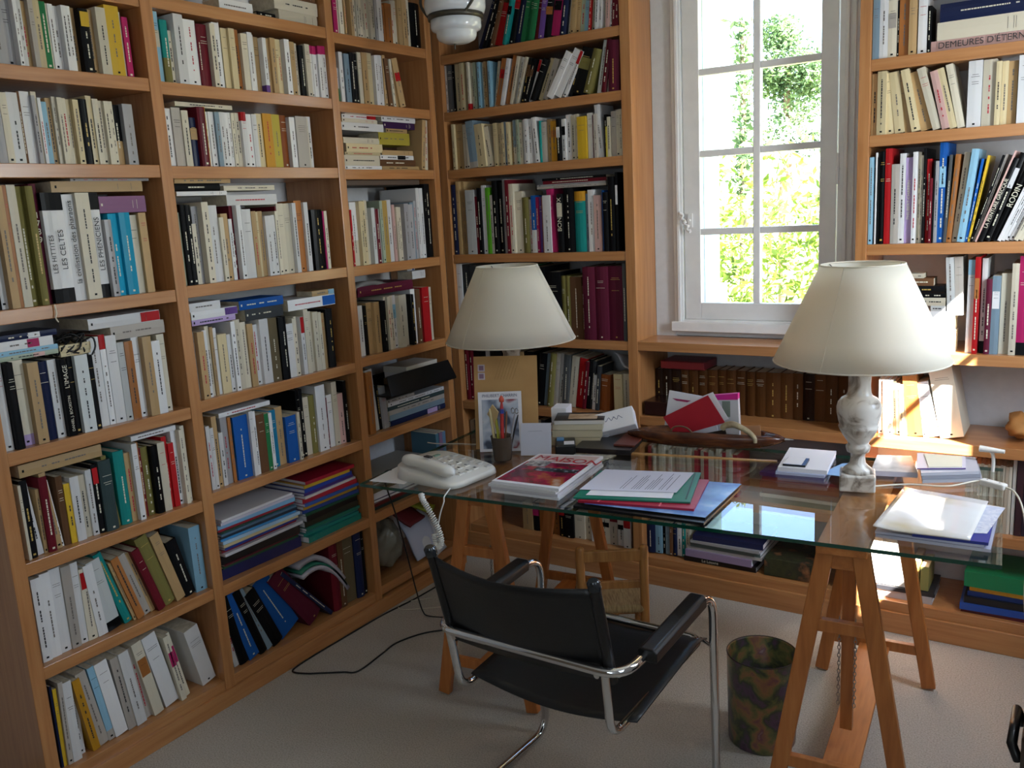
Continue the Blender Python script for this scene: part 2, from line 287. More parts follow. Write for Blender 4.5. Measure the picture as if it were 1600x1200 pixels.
# ---------------------------------------------------------------- what stands on the shelves (mm from image pixels: colour, start, width, height, lean)
ROWS={
'A1':('L',0.02,2.2271,'gy,-2154,41,180,0 gy,-2113,28.7,182,0 wh,-2084,11.5,183,0 wh,-2073,14,182,0 tn,-2059,22.6,184,0 gs,-2036,15.2,187,0 iv,-2021,19.3,190,0 gr,-2002,19.5,189,0 cr,-1982,5.9,186,0 wh,-1976,16.3,186,0 wh,-1960,17.5,184,0 wh,-1942,15.2,185,0 wh,-1927,16.3,186,0 tn,-1911,22.2,187,0 bk-yl,-1889,31.5,184,0 tn,-1857,27.2,190,0 cr,-1830,33.1,197,0 yl,-1797,49,209,0 wh,-1748,17,198,0 pk,-1731,20.1,184,0'),
'A2':('L',0.02,1.9549,'gy,-2186,23.4,193,0 cr,-2162,20.5,195,0 wh,-2142,32.5,197,0 br,-2109,9.4,202,0 wh,-2100,28.5,203,0 gy,-2072,11.1,192,0 cr,-2060,15.5,206,0 wh,-2045,9.8,189,0 lb,-2035,15.8,179,0 tn,-2019,16.4,191,0 cr,-2003,11.6,195,0 cr,-1991,15.2,193,0 cr,-1976,17.4,193,0 iv,-1959,14.5,191,0 iv,-1944,18.3,190,0 bk,-1926,26.4,193,0 iv,-1900,18.8,204,0 cr,-1881,19,196,0 cr,-1862,19.2,193,0 cr,-1843,15.5,192,0 cr,-1827,13.4,192,0 bk_tn,-1814,35.7,185,0 gy,-1778,34.7,188,0'),
'A3':('L',0.02,1.545,'bk,-2269,27.9,341,0 wh,-2242,22.9,345,0 tn,-2219,23.2,349,0 or,-2196,10.3,349,0 cr,-2185,25.6,350,0 ol,-2160,27.5,346,0 ol,-2132,22,346,0 pm,-2110,21.3,353,0 wh^bk_bk,-2089,26.2,327,0 wh^bk_bk,-2063,43.7,327,0 wh,-2019,37.9,321,0 cr,-1981,44.8,325,0 wh^bk_bk,-1936,37.6,325,0 gy,-1897,22.5,241,0 cy,-1875,31.5,259,0 cy,-1843,37.9,261,0 cr,-1806,35.7,252,0 tn,-1770,27.3,258,0'),
'A4':('L',0.02,1.1374,'br,-2327,27.4,260,0 wh,-2299,25.5,258,0 bk,-2272,24.6,256,0 cr_lv,-2248,41,257,0 tn,-2207,33,246,0 nv,-2174,36.8,241,0 wh,-2137,26.7,242,0 bk,-2110,27.7,241,0 bk,-2083,22.2,243,0 wt,-2061,42.1,243,0 bk,-2018,20.9,237,0 wh,-1998,37.4,288,0 wh^rd,-1960,19.9,292,0 wh,-1940,37.5,286,0 gt,-1903,24.1,259,0 or,-1879,29.2,258,0 wh,-1849,26,267,0 tn,-1823,32,265,0 wh,-1791,31.3,247,0 cr,-1760,28.6,264,0'),
'A5':('L',0.03,0.7974,'cr,-2286,8.7,232,0 bk,-2278,23.6,242,0 wh,-2254,21.8,236,-4.6 tn,-2232,11.6,203,0 dr,-2221,25.9,237,0 tn,-2195,20.3,248,-4.5 wh,-2174,9.3,220,-5.5 br,-2164,20.5,222,0 yl,-2143,19.7,193,0 wh,-2124,28.6,209,0 cr,-2095,25.7,205,0 wh,-2069,20,216,0 bk-rd,-2049,20.8,229,0 sg,-2027,42.3,235,0 ol,-1985,17.2,244,-4.5 tl,-1967,37.8,249,0 tn,-1929,21.6,235,0 wh,-1908,20,262,0 or,-1888,10.4,262,0 dr,-1877,12.3,238,0 ol,-1865,26.8,238,0 bk,-1838,25.9,237,0 cr,-1812,28.2,241,0 rd,-1784,19.5,254,0 rd,-1765,21,227,0 wh,-1744,19.9,268,0 cr,-1724,16.1,266,0 cr,-1708,16.2,275,0'),
'A6':('L',0.03,0.463,'wh,-2291,29.2,270,0 wh,-2261,31.8,275,0 wh,-2230,35.5,277,0 gs,-2194,30.4,272,0 wh,-2163,27.1,271,0 cr-rd,-2137,32.5,242,0 wh,-2104,32.9,249,-4.6 wt_bk,-2068,47.8,256,-9.8 tl,-2005,28.5,277,-15.9 tn,-1975,10.4,233,-15.5 or,-1964,27.4,244,-15.8 gs,-1936,27.9,244,-15.7 tn,-1907,18,242,-15.5 dr,-1888,29.1,249,-16.7 ol,-1858,46.5,281,-16.1 tn,-1809,36.2,273,-15.6 bk,-1772,42.6,226,-13.6 lb,-1728,47,243,-0.7'),
'A7':('L',0.035,0.1,'nv,-2287,7.3,279,0 yl,-2280,12.2,264,0.5 gs,-2268,16.3,280,1.1 wh,-2251,28.5,272,0.4 wh,-2223,23.9,261,-0.3 mu,-2185,25.7,265,-7.4 gs,-2158,34.6,277,-9 lb_gs,-2123,23.5,278,-7.9 wh,-2100,44.7,280,-7.9 gs,-2054,31.3,273,-6.3 wh,-2023,36.5,279,-6.9 gs,-1986,31.3,276,-7.3 cr-or,-1955,37.7,290,-10 wh,-1902,54.6,289,-11.5 cr-pk,-1846,20.6,263,-9.1 cr-pk,-1825,23.9,266,-11.1 wh,-1742,59.5,237,-12.4'),
'B1':('L',0.02,2.2218,'lb-cr,-1626,30.3,224,0 tl_ol,-1595,26.5,199,0 cr,-1569,18.8,170,0 wh,-1550,37.5,223,0 nv,-1513,4,216,0 wh,-1510,48.1,212,0 dr,-1462,14.5,193,0 dr,-1447,43.1,207,0 cr,-1404,20.5,212,0 wh,-1383,31.2,220,0 gt,-1353,6.3,224,0 iv,-1346,25.4,206,0 iv,-1321,25.8,207,0 or,-1295,24.7,208,0 cr,-1270,27.9,196,0 wh,-1242,22.3,203,0 wh,-1220,19.5,200,0 tn,-1200,25.9,195,0 wh_pu,-1175,17.7,192,0 tn,-1157,22.5,194,0 tn,-1135,23.6,197,0 iv,-1111,23.9,197,0 iv,-1087,20.1,200,0 wh,-1067,25.2,200,0 tn,-1041,23.9,194,0 tn,-1019,19.9,197,0 cr,-998,15.1,196,0 bk,-983,22.8,189,0 cr,-960,24.8,195,0 wh^pk,-935,21.6,195,0 wh^pk,-914,21.8,194,0 wh^pk,-892,20.3,196,0 wh^pk,-871,21.4,198,0'),
'B2':('L',0.02,1.952,'wh,-1620,30.3,189,0 gs,-1590,34.7,193,0 cr,-1555,26.1,185,0 nv-tn,-1529,30.5,163,0 dr,-1498,33,199,0 yl,-1465,8.9,202,0 wh,-1457,18.5,187,0 wh,-1438,22.9,188,0 gb,-1415,18.9,188,0 wh,-1396,23.4,189,0 wh,-1373,18.6,189,0 wh,-1354,14.5,190,0 cr,-1340,15.3,189,0 cr,-1324,18.4,190,0 wh^rd,-1306,22.3,193,0 wh,-1284,25.5,187,0 wh,-1258,23.6,188,0 iv,-1235,30.8,192,0 mu,-1204,43.2,194,0 gy,-1161,11.9,193,0 yo,-1149,39.5,195,0 ru,-1109,34.4,194,0 wh,-1075,27.5,187,0 gs,-1047,58.6,192,0 cr,-989,19,191,0 wh,-970,22.7,196,0'),
'B3':('L',0.02,1.5514,'gn,-1630,20.9,248,0 bk,-1609,18.5,274,0 bk,-1590,18.6,272,0 cr,-1572,18.2,208,0 gy,-1553,26.5,267,0 cr,-1527,27.6,280,0 wh,-1499,45.7,268,0 cr,-1454,17.9,225,0 tn,-1436,28.9,238,0 wh,-1407,15.4,218,0 dr,-1391,15.5,265,0 wh,-1376,20.8,265,0 wh,-1355,42.3,250,0 tn,-1313,22.3,242,0 iv,-1290,22.5,239,0 tn,-1268,23.6,241,0 wh,-1244,31,223,0 wh,-1213,18.5,225,0 cr,-1195,16.2,239,0 dr,-1179,6.5,257,0 cr,-1172,33.8,267,0 cr,-1138,34.4,266,0 wh,-1104,19.5,267,0 or,-1084,38.7,275,0 wh,-1046,21.8,268,0 bk,-1024,15,234,0 bk,-1009,55.4,238,0 bl,-953,16.4,237,0 pk,-937,7.3,231,0 cr,-930,15.6,231,0'),
'B4':('L',0.02,1.1485,'wh,-1624,17,239,0 tn,-1607,27.6,239,0 wh,-1580,19.5,241,0 cr,-1560,16.9,253,0 tn,-1543,12.8,248,0 wh,-1530,17.9,242,0 iv,-1513,38.4,216,0 wh,-1474,17.6,211,0 wh,-1457,18.6,256,0 cr,-1438,30,259,0 cr,-1408,26.7,246,0 tn,-1381,27,236,0 wh,-1354,30.5,229,0 wh,-1324,42.2,246,0 om,-1282,43.1,244,0 bk,-1238,37.3,244,0 wh,-1201,41.4,211,0 cr,-1160,21.4,228,0 cr,-1138,14.7,232,0 wh-rd,-1124,20,230,0 cr,-1104,22.9,256,0 cr,-1081,29.4,244,0 cr,-1051,28.9,239,0 cr,-1023,18.2,235,0 tn,-1004,31.3,227,0 bk,-973,37.4,242,0'),
'B5':('L',0.03,0.8107,'wh,-1610,16.3,237,0 wh,-1594,15.7,227,0 tn,-1578,21.6,265,0 wh,-1556,18.2,200,0 gy,-1538,29.5,252,0 or,-1509,12.7,247,0 gr_wh,-1496,12,217,0 bl,-1484,67.3,241,0 wh,-1417,17.2,250,0 wh,-1400,15.7,246,0 br,-1384,39,228,0 gr,-1345,19.4,224,0 wh,-1325,15.5,223,0 tq,-1310,33.8,227,0 tn,-1276,37.7,232,0 bl,-1238,55.7,187,0 cr,-1183,14.8,195,0 bk,-1168,21.1,279,0 bk,-1147,21.3,278,0 cr,-1126,32.3,240,0 ol,-1093,30,242,0 wh,-1063,52.8,275,0 dr,-1010,16.9,214,0 wh,-993,30.4,223,0 cr,-963,28.9,272,0 pn,-934,32.2,217,0 bk,-902,16.8,267,0'),
'C0':('L',0.02,2.4789,'pk,-790,23.3,132,0 cr,-767,21.9,136,0 cr,-745,23.8,139,0 tn,-722,16.2,142,0 tn,-705,9.7,144,0 br,-695,11.6,146,0 tn,-684,17.1,148,0 cr,-666,16.6,151,0 cr,-651,16.1,153,0 cr,-634,16.9,156,0 cr,-617,15.7,158,0 cr,-601,16.5,161,0 cr,-585,16.6,163,0 cr,-568,14.8,166,0 cr,-554,18.2,169,0 gy,-535,15,170,0 wh,-520,32.3,175,0 or,-488,31.5,155,0 or,-457,40.8,164,0 cr,-416,17.9,181,0 cr,-397,19.4,184,0 tn,-379,28,189,0 tn,-350,32.6,194,0 cr,-317,32.3,200,0 bk,-286,66.1,192,0'),
'C1':('L',0.02,2.2142,'wh_gr,-787,18.1,134,0 wh,-768,20.7,196,0 dr,-748,7.3,161,0 gb,-740,29.6,192,0 bk,-711,20,198,0 bk,-691,24,198,0 cr,-667,21.7,204,0 cr,-645,11.5,207,0 tn,-634,32.4,208,0 iv,-601,42.8,213,0 wh,-558,22,204,0 wh,-536,20.9,208,0 wh,-516,22.4,211,0 tn,-493,17.8,213,0 br,-474,23.4,199,-4.8 cr,-450,13.9,198,-4.5 tn,-436,32.2,198,-7 tn-rd,-404,37.3,206,-11.5'),
'C2':('L',0.02,1.9466,'tn,-290,25.7,222,7.5 cr,-264,25.8,222,4.6'),
'C3':('L',0.02,1.549,'rd,-781,10.4,234,0 wh_cr,-771,39,265,0 iv,-732,22.3,267,0 iv,-710,20.3,265,0 cr,-689,9.1,265,0 cr,-680,21.7,270,0 gt,-658,20.8,238,0 dr,-638,28.6,233,0 wh,-609,14.7,232,0 gn,-594,17.8,266,0 mt,-577,34.9,267,0 wh,-541,34.2,269,0 pn,-507,16.1,248,0 cr,-492,16.2,237,0 cr,-475,16.9,236,0 cr,-458,17,236,0 gy,-442,30.6,250,0 gy,-411,33.7,246,0 gb,-377,26.2,255,0 gy,-351,13.2,261,0 wh,-338,15.3,317,0 wh,-322,18,318,0 wh,-305,24.3,317,0 bk,-280,12.2,333,0 bk,-268,48.3,336,0'),
'C4':('L',0.02,1.1613,'gy,-787,14.5,220,0 wh,-772,28.1,218,0 bk,-744,27.2,214,0 tn,-717,34.4,224,0 tn,-683,34.9,223,0 bk,-648,30.9,225,0 wh,-617,13,226,0 cr,-604,16.4,237,0 cr,-587,17.8,236,0 cr,-570,19.9,240,0 wh-lb,-550,26.8,239,0 cr,-523,33.9,236,0 cr,-489,44.1,234,0 bk,-445,22.3,232,0 wh,-423,31.1,253,0 br,-392,28.6,250,0 wh,-363,8.6,244,0 rd,-354,52.4,254,0 cr,-302,26.6,250,0'),
'D0':('B',0.02,2.4825,'nv,119,28.2,248,25.2 bk,150,25.3,242,23.9 bk,177,19.4,237,22.7 br,198,16.5,233,19.3 rd,216,46.3,185,14.7 tl-bk,264,24.3,211,15.9 bk-rd,289,31.7,209,15.4 nv,322,36,202,14.9 gr,359,22.4,198,14.3 gr,382,24.5,194,13.7 gr,408,25.8,190,13.4 dr,434,23.6,186,12.3 pu,458,27.9,181,11.2 bk-or,487,38,174,9.6 pk-bk,525,40.4,168,10.7 nv,566,31.5,163,9.2 cr,598,19.9,156,9.1 tn,619,22.7,153,7.8 tn,641,21.2,149,6.8 gn,663,21.1,146,6.8 lb,684,24.5,142,6 rd,709,10.4,140,5.7 gn,719,20.8,137,5.1 wh,740,16.6,134,4.8 wh,757,17.9,131,4.5 cr,775,17.1,129,4.2 pn,792,17,123,3.9 wh,809,13.6,121,3.5 dr,822,16.2,119,3.2 dr,839,14.8,116,2.5'),
'D1':('B',0.02,2.2214,'wh,-82,12.9,217,0 gk,-68,36.8,217,0 bk,-32,9.3,217,0 iv,-22,34.6,217,0 iv,14,26.8,217,0 iv,41,16.7,215,0 cr_rd,57,11.7,215,0 cr,69,16.6,213,0 gn,86,16.5,212,0 lv,102,14.8,210,0 lb,117,14.7,208,0 cr,132,14.6,207,0 tn,147,16.2,208,0 pn,162,16.2,206,0 lb,179,12.9,205,0 cr,192,14.2,202,9.4 or-rd,205,27.9,210,13.9 wh,235,19.2,207,13.7 or,254,32.6,216,15.6 cr,288,18.1,210,14.3 wh,306,17.4,204,13.4 cr,324,12.5,204,17.9 bk-br,338,28.2,196,15.1 bk-br,367,15.9,190,19.2 wh-rd,384,14.2,187,21.2 bk,399,31.5,185,25.1 iv,434,23.3,186,23.3 gs,460,27.4,179,22.9 wh,489,31.5,211,31.3 wh,525,37.2,216,31.8 wh-rd,569,17.1,205,28.5 bk,590,18.6,185,23.8 bk-ol,612,60.3,196,19.1 ol,675,36.5,187,18.5 gt,734,23.6,217,11 dr,759,23.5,216,9.7 gs,782,16.9,209,5.8 pm,799,50.4,206,1.3'),
'D2':('B',0.02,1.9514,'iv,-57,15.8,214,0 tn,-41,39.1,213,0 cr,2,24.1,208,0 cr,26,20.6,208,0 gb_gs,47,44.6,219,-4.6 iv,92,46.1,200,-4.3 cr,138,37,185,-8.8 iv,180,24.7,198,0 iv,204,14.8,194,0 iv,219,14.7,195,0 iv,234,14.6,197,0 gb,249,14.6,197,0 iv,263,16.1,194,0 tn,279,12.9,196,0 gb_cr,292,19.2,201,0 gn,311,15.9,201,0 cr,327,14.3,188,0 wh,342,17.4,198,0 wh,359,18.9,199,0 wh,378,18.8,198,0 wh,397,19.5,199,0 wh,416,22.2,202,-4.5 tl,439,6.2,184,0 gs,445,27.6,179,0 tn,472,25.9,187,0 mu-or,498,32.5,177,0 bk-wh,531,20.3,184,0 wh-bk,551,19.4,182,0 wh,570,27.5,198,0 cr,598,19.9,193,0 cr,618,17.6,196,0 yl,635,45.1,182,0 wh,681,27.4,194,0 pm,708,11.5,183,0 gs,719,17.1,187,0 wh,737,23.4,225,-4.8 bk,762,14.1,180,0 yo,776,5.6,128,0 cr,782,15.4,168,0 gs,797,23,190,0 cr,820,17.3,194,0 cr,838,14.5,195,0'),
'D3':('B',0.02,1.5424,'nv,-82,30.8,338,0 tn,-51,19.3,353,0 tn,-32,15.6,351,0 tn,-16,21.6,313,0 gt,6,52.4,308,0 dr,59,17,275,0 bk,75,17.8,315,0 wh,93,24.5,326,0 lg,118,23.5,314,0 gs,141,15.1,278,0 bk,156,29.9,344,0 bk,186,26.4,336,0 gy,212,14.8,348,0 gs,227,9.8,346,0 dr,237,17.9,343,0 cr,254,24.3,324,0 cr,279,40.1,287,0 ol,319,35.7,258,0 gs,355,15,247,0 bl_wh,370,26.7,264,0 pk,396,14.1,255,0 pu,411,21.7,256,0 or,433,9.2,253,0 wh,441,41.5,261,0 pk,483,27.2,288,-4.6 dg,510,6.1,265,0 bk-cr,516,31.7,263,0 bk,549,50.8,287,0 tl^mu,599,55.9,270,0 gb,655,14.6,257,0 wh,670,31.9,274,0 pn,701,36.6,248,0 bl,738,13.5,268,0 bk,751,25.5,259,0 bk,777,30.9,324,0 wt,807,8.4,339,0 bk-wh,816,12.5,341,0'),
'D4':('B',0.02,1.14,'wh,-82,32.2,355,0 dg,-50,49.2,351,0 dg,0,66.2,347,0 gs,66,99.8,339,0 br,166,81.3,335,0 gr,247,95.3,341,0 bk,342,92.9,337,0 bk,435,81.7,312,0 ol,516,23.8,293,0 ol,540,22.2,293,0 br,563,60,288,0 br,623,14.5,245,0 pm,638,61.7,334,0 pm,699,61.4,335,0 pm,760,74,336,0 gk,835,16.4,348,0'),
'D5':('B',0.05,0.7984,'dr,-82,19.7,269,0 dr,-63,25,270,0 bk,-37,74.8,253,0 wh,37,34.8,256,0 bk,72,64.4,262,0 bk,137,42.4,263,0 tn,179,91.6,263,0 bk,271,57.2,263,0 bk,336,38.4,260,7.4 gb,375,23.8,261,7.8 ol,399,25.2,264,7.8 gs,424,25.1,263,6.9 wt,449,26.5,260,7 gk,476,32.5,258,5.7 cr,508,38.2,250,7.4 rd,547,40.7,243,8.5 dr,589,15,232,7.7 bk,603,19.5,240,6.7 dg,623,17.8,234,7.1 wh,641,19.3,168,5.9 dg,661,17.7,214,5.8 ru,681,52.1,172,3.5 iv,764,43.1,181,0 cr,808,29.9,183,0'),
'D7':('B',0.05,0.135,'tn,215,57.6,142,0 bk-pk,273,40.2,149,0 or,313,43.1,155,0 bk,356,39.4,155,0 or,396,39,155,0 bk-rd,435,35.5,154,0 bk,470,47.9,157,0 cr,518,56.7,133,0 cr,575,40.5,132,0 wh-rd,615,46.2,134,0 cr-bk,661,53.5,140,0 gs^dr,715,38.5,139,0 wh-bk,753,37.5,139,0 wh-rd,791,39.5,139,0 br,830,77.2,148,0 nv,908,44,146,0 lb,952,32.8,149,0 bk,984,16.9,151,0 gb,1001,22.4,154,0 br,1024,13.9,156,0 nv,1038,19.4,156,0 wh,1057,22,158,0 tl,1079,19.2,160,0 cr,1098,19.1,160,0'),
'E1':('B',0.02,2.2139,'gb,1869,21.9,215,0 wh,1891,29.2,211,0 cr-gs,1920,28.9,195,0 bk,1949,7.4,192,0 or,1956,34.3,199,0 tn,1990,24.2,194,0 wh,2018,29.9,193,0 bk,2048,13.1,158,0'),
'E2':('B',0.02,1.9466,'tn,1869,20.8,218,0 iv,1890,30.7,223,0 iv,1920,30,215,-4.5 iv,1951,34.1,217,-6.6 tn,1985,24.8,209,-9.9 iv,2010,28.1,222,-11.4 tn,2039,40.3,211,-14.2 cr,2080,27.7,224,-15.7 pn,2110,25,206,-13.1 iv,2135,23.5,213,-13.8 cr,2159,23.5,223,-12.1 wh,2185,45.1,223,0 cr,2231,41.6,221,0 iv,2272,17,210,0 iv,2289,19.1,210,0 tn,2308,28.1,208,0 wh,2339,39.4,221,0'),
'E3':('B',0.02,1.5487,'lb,1869,15.1,320,0 bk,1884,5.9,282,0 wh,1890,6.3,335,0 bk,1897,7.2,318,0 bk,1904,21.2,338,0 rd,1924,22.4,347,0 gs,1947,26.1,289,0 wh,1973,19.3,326,0 lv,1993,24.9,310,0 wh,2018,16,328,0 cr,2033,11.2,327,0 cr,2044,9.5,314,0 bk,2054,9.4,338,0 rd,2064,14.6,300,0 dr,2078,8.5,231,0 bk,2087,5.9,293,0 gy,2093,11,291,0 bl-lb,2104,23.6,354,0 gk,2126,10.5,309,2 or,2136,16.6,310,3.8 cr,2153,19.4,315,5.6 lb,2173,23.7,324,6.5 bl,2197,8.9,291,8.2 yl,2206,8,302,9.8 bk,2214,7.7,308,16.9 gs,2222,8.9,311,17.1 pn,2231,5.7,326,19.8 bk,2237,19.7,297,19.6 bk-wh,2258,20.1,312,18.5 bk,2279,19.6,288,21.1 wh,2301,11.7,257,22 wh,2313,10.9,255,22.6 wh,2325,12.6,252,23.1 wh,2338,13.2,250,23.5 cr,2353,13.6,246,23 cr,2367,14.2,245,23.4'),
'E4b':('B',0.03,1.281,'gt,2150,26.4,213,-3.4 gs,2176,27.8,214,-3'),
'E4c':('B',0.03,1.1434,'wh^lb,2213,23.2,341,0 rd-or,2236,16.7,352,0'),
'E4':('B',0.03,1.1434,'gt_bk,2257,17.5,345,0 pm,2274,19,272,0 gb-wh,2293,26.2,283,0 cr,2320,33.7,291,0 cr,2353,22.1,327,0 pk_bk,2375,31.9,352,0 bk,2407,35.4,352,0'),
'E5':('B',0.055,0.803,'wh,1918,18.1,219,-0.9 wh,1936,18.9,219,-1.6 wh,1955,14.1,218,-1 iv,1969,14.1,212,-1.7 wh,1983,16.3,206,-2.6 iv,1999,15.3,204,-2.8 cr,2015,14.8,200,-3.1 or,2030,51.4,238,-7.7 wh,2082,11.1,238,-11.2 wh,2093,45.9,217,-13.3 cr,2141,81.9,271,-11.1'),
'W5':('B',0.17,0.803,'dl,915,35.9,186,0 dl,951,43.4,188,0 dl,994,50.6,189,0 le,1044,37,190,0 le,1082,41.1,192,0 le,1122,45.2,194,0 le,1168,47.5,195,0 le,1216,38.2,198,0 le,1253,46.5,198,0 le,1300,46.6,198,0 le,1347,39,198,0 le,1386,48.9,198,0 le,1435,61.9,199,0 le,1496,54.2,200,0 le,1550,42,201,0 dl,1593,46.2,201,0 le,1639,45.6,201,0 le,1684,49.4,204,0 le,1734,50.6,205,0'),
'B7':('L',0.03,0.105,'wh,-1601,22.7,229,-7 bk,-1578,41.7,300,-11.5 bl,-1536,49.5,303,-15.9 bk,-1484,36,308,-18.6 gb,-1446,29.1,308,-21.1 bk,-1415,53.9,281,-23.5 bl,-1356,106.8,299,-28 pm,-1216,82,326,-35.3 nv,-1099,16.8,368,-42 dr,-1073,46.8,300,0 br,-1027,31.7,297,0 om,-995,70.9,308,0 nv,-924,44.6,308,0 bk,-879,21.1,308,0'),
'C5':('L',0.03,0.812,'or,-768,37.8,276,0 wh,-731,44.7,282,-4.5 bk,-686,24,204,-3.4 gy,-662,32.8,193,-4.1'),
}
FLATS={
'A3':'gy,-1977,-1706,1905,8,30 tn,-2041,-1733,1872,33,30 mv,-1894,-1729,1806,52,30',
'A4':'nv-wh,-2285,-2091,1452,18,30 wh-pk,-2290,-2106,1424,28,30 lb,-2293,-2094,1409,15,30 gn-pn,-2295,-2095,1395,14,30 iv,-2090,-1989,1400,15,30 iv,-2089,-1989,1391,9,30 iv,-2089,-1992,1380,11,30 wh-rd,-1988,-1731,1448,35,30 gs,-1916,-1719,1404,44,30',
'A5':'tn,-2270,-2005,1046,39,30 wh,-1898,-1726,1065,17,30',
'B0f':'bk,-1165,-1079,2490,20,30 cr,-1077,-854,2532,47,30 cr,-1059,-860,2490,42,30 br,-956,-861,2579,47,30 wh,-1335,-1185,2490,40,30 wh,-1333,-1202,2530,31,30',
'B2':'cr,-1568,-1328,2151,15,30',
'B3':'wh,-1605,-1393,1854,15,30 bk,-1612,-1423,1869,27,30 wh,-1398,-1162,1816,38,30 cr,-1405,-1168,1869,18,30 tn,-1608,-1372,1896,18,30',
'B4':'wh,-1612,-1479,1457,30,30 wh-pu,-1608,-1406,1428,29,30 lv,-1608,-1418,1408,20,30 dg,-1372,-1188,1394,43,30 bl,-1396,-1182,1437,34,30 wh-bl,-1161,-902,1404,43,30 tn-lb,-1028,-903,1447,22,30',
'B5':'wh,-1543,-1302,1063,17,30',
'C2':'wh,-775,-544,1947,16,30 cr,-773,-555,1963,43,30 iv,-767,-547,2006,13,30 iv,-756,-531,2019,35,30 cr,-770,-548,2054,24,30 wh,-776,-514,2106,32,30 cr,-768,-551,2138,16,30 wh-rd,-767,-559,2154,16,30 cr,-747,-523,2170,30,30 tn,-541,-282,1947,16,30 br,-554,-310,1963,28,30 wh-bk,-549,-322,1991,19,30 tn,-535,-325,2010,21,30 yo,-550,-342,2054,52,30 tn,-497,-355,2106,18,30 pd,-514,-299,2124,28,30 wh,-523,-292,2152,26,30',
'C4':'pm,-768,-399,1414,44,30 wh,-405,-310,1458,37,20 wh-bl,-389,-334,1495,21,60',
'D3':'gs,405,762,1832,11,30 gy,405,760,1843,9,30 dr,437,765,1852,15,30 bk,434,763,1867,12,30',
'E1':'pn,2061,2387,2214,37,30 cr,2079,2381,2251,60,30 nv,2087,2378,2311,60,30',
'E4':'wh,2086,2179,1143,82,30 wh,2083,2176,1225,71,30 gt,2093,2143,1296,20,30 cr,2068,2142,1316,30,30 bk,2056,2142,1346,17,30 bk,2033,2139,1363,27,30 br,2014,2100,1390,28,30 cr,2001,2064,1418,17,30',
'C5':'nv-lv,-620,-168,812,26,30 gb,-624,-188,838,26,30 gs,-627,-200,864,21,30 sg,-631,-205,885,19,30 wh,-629,-142,904,17,30 gs,-633,-441,921,16,30',
}
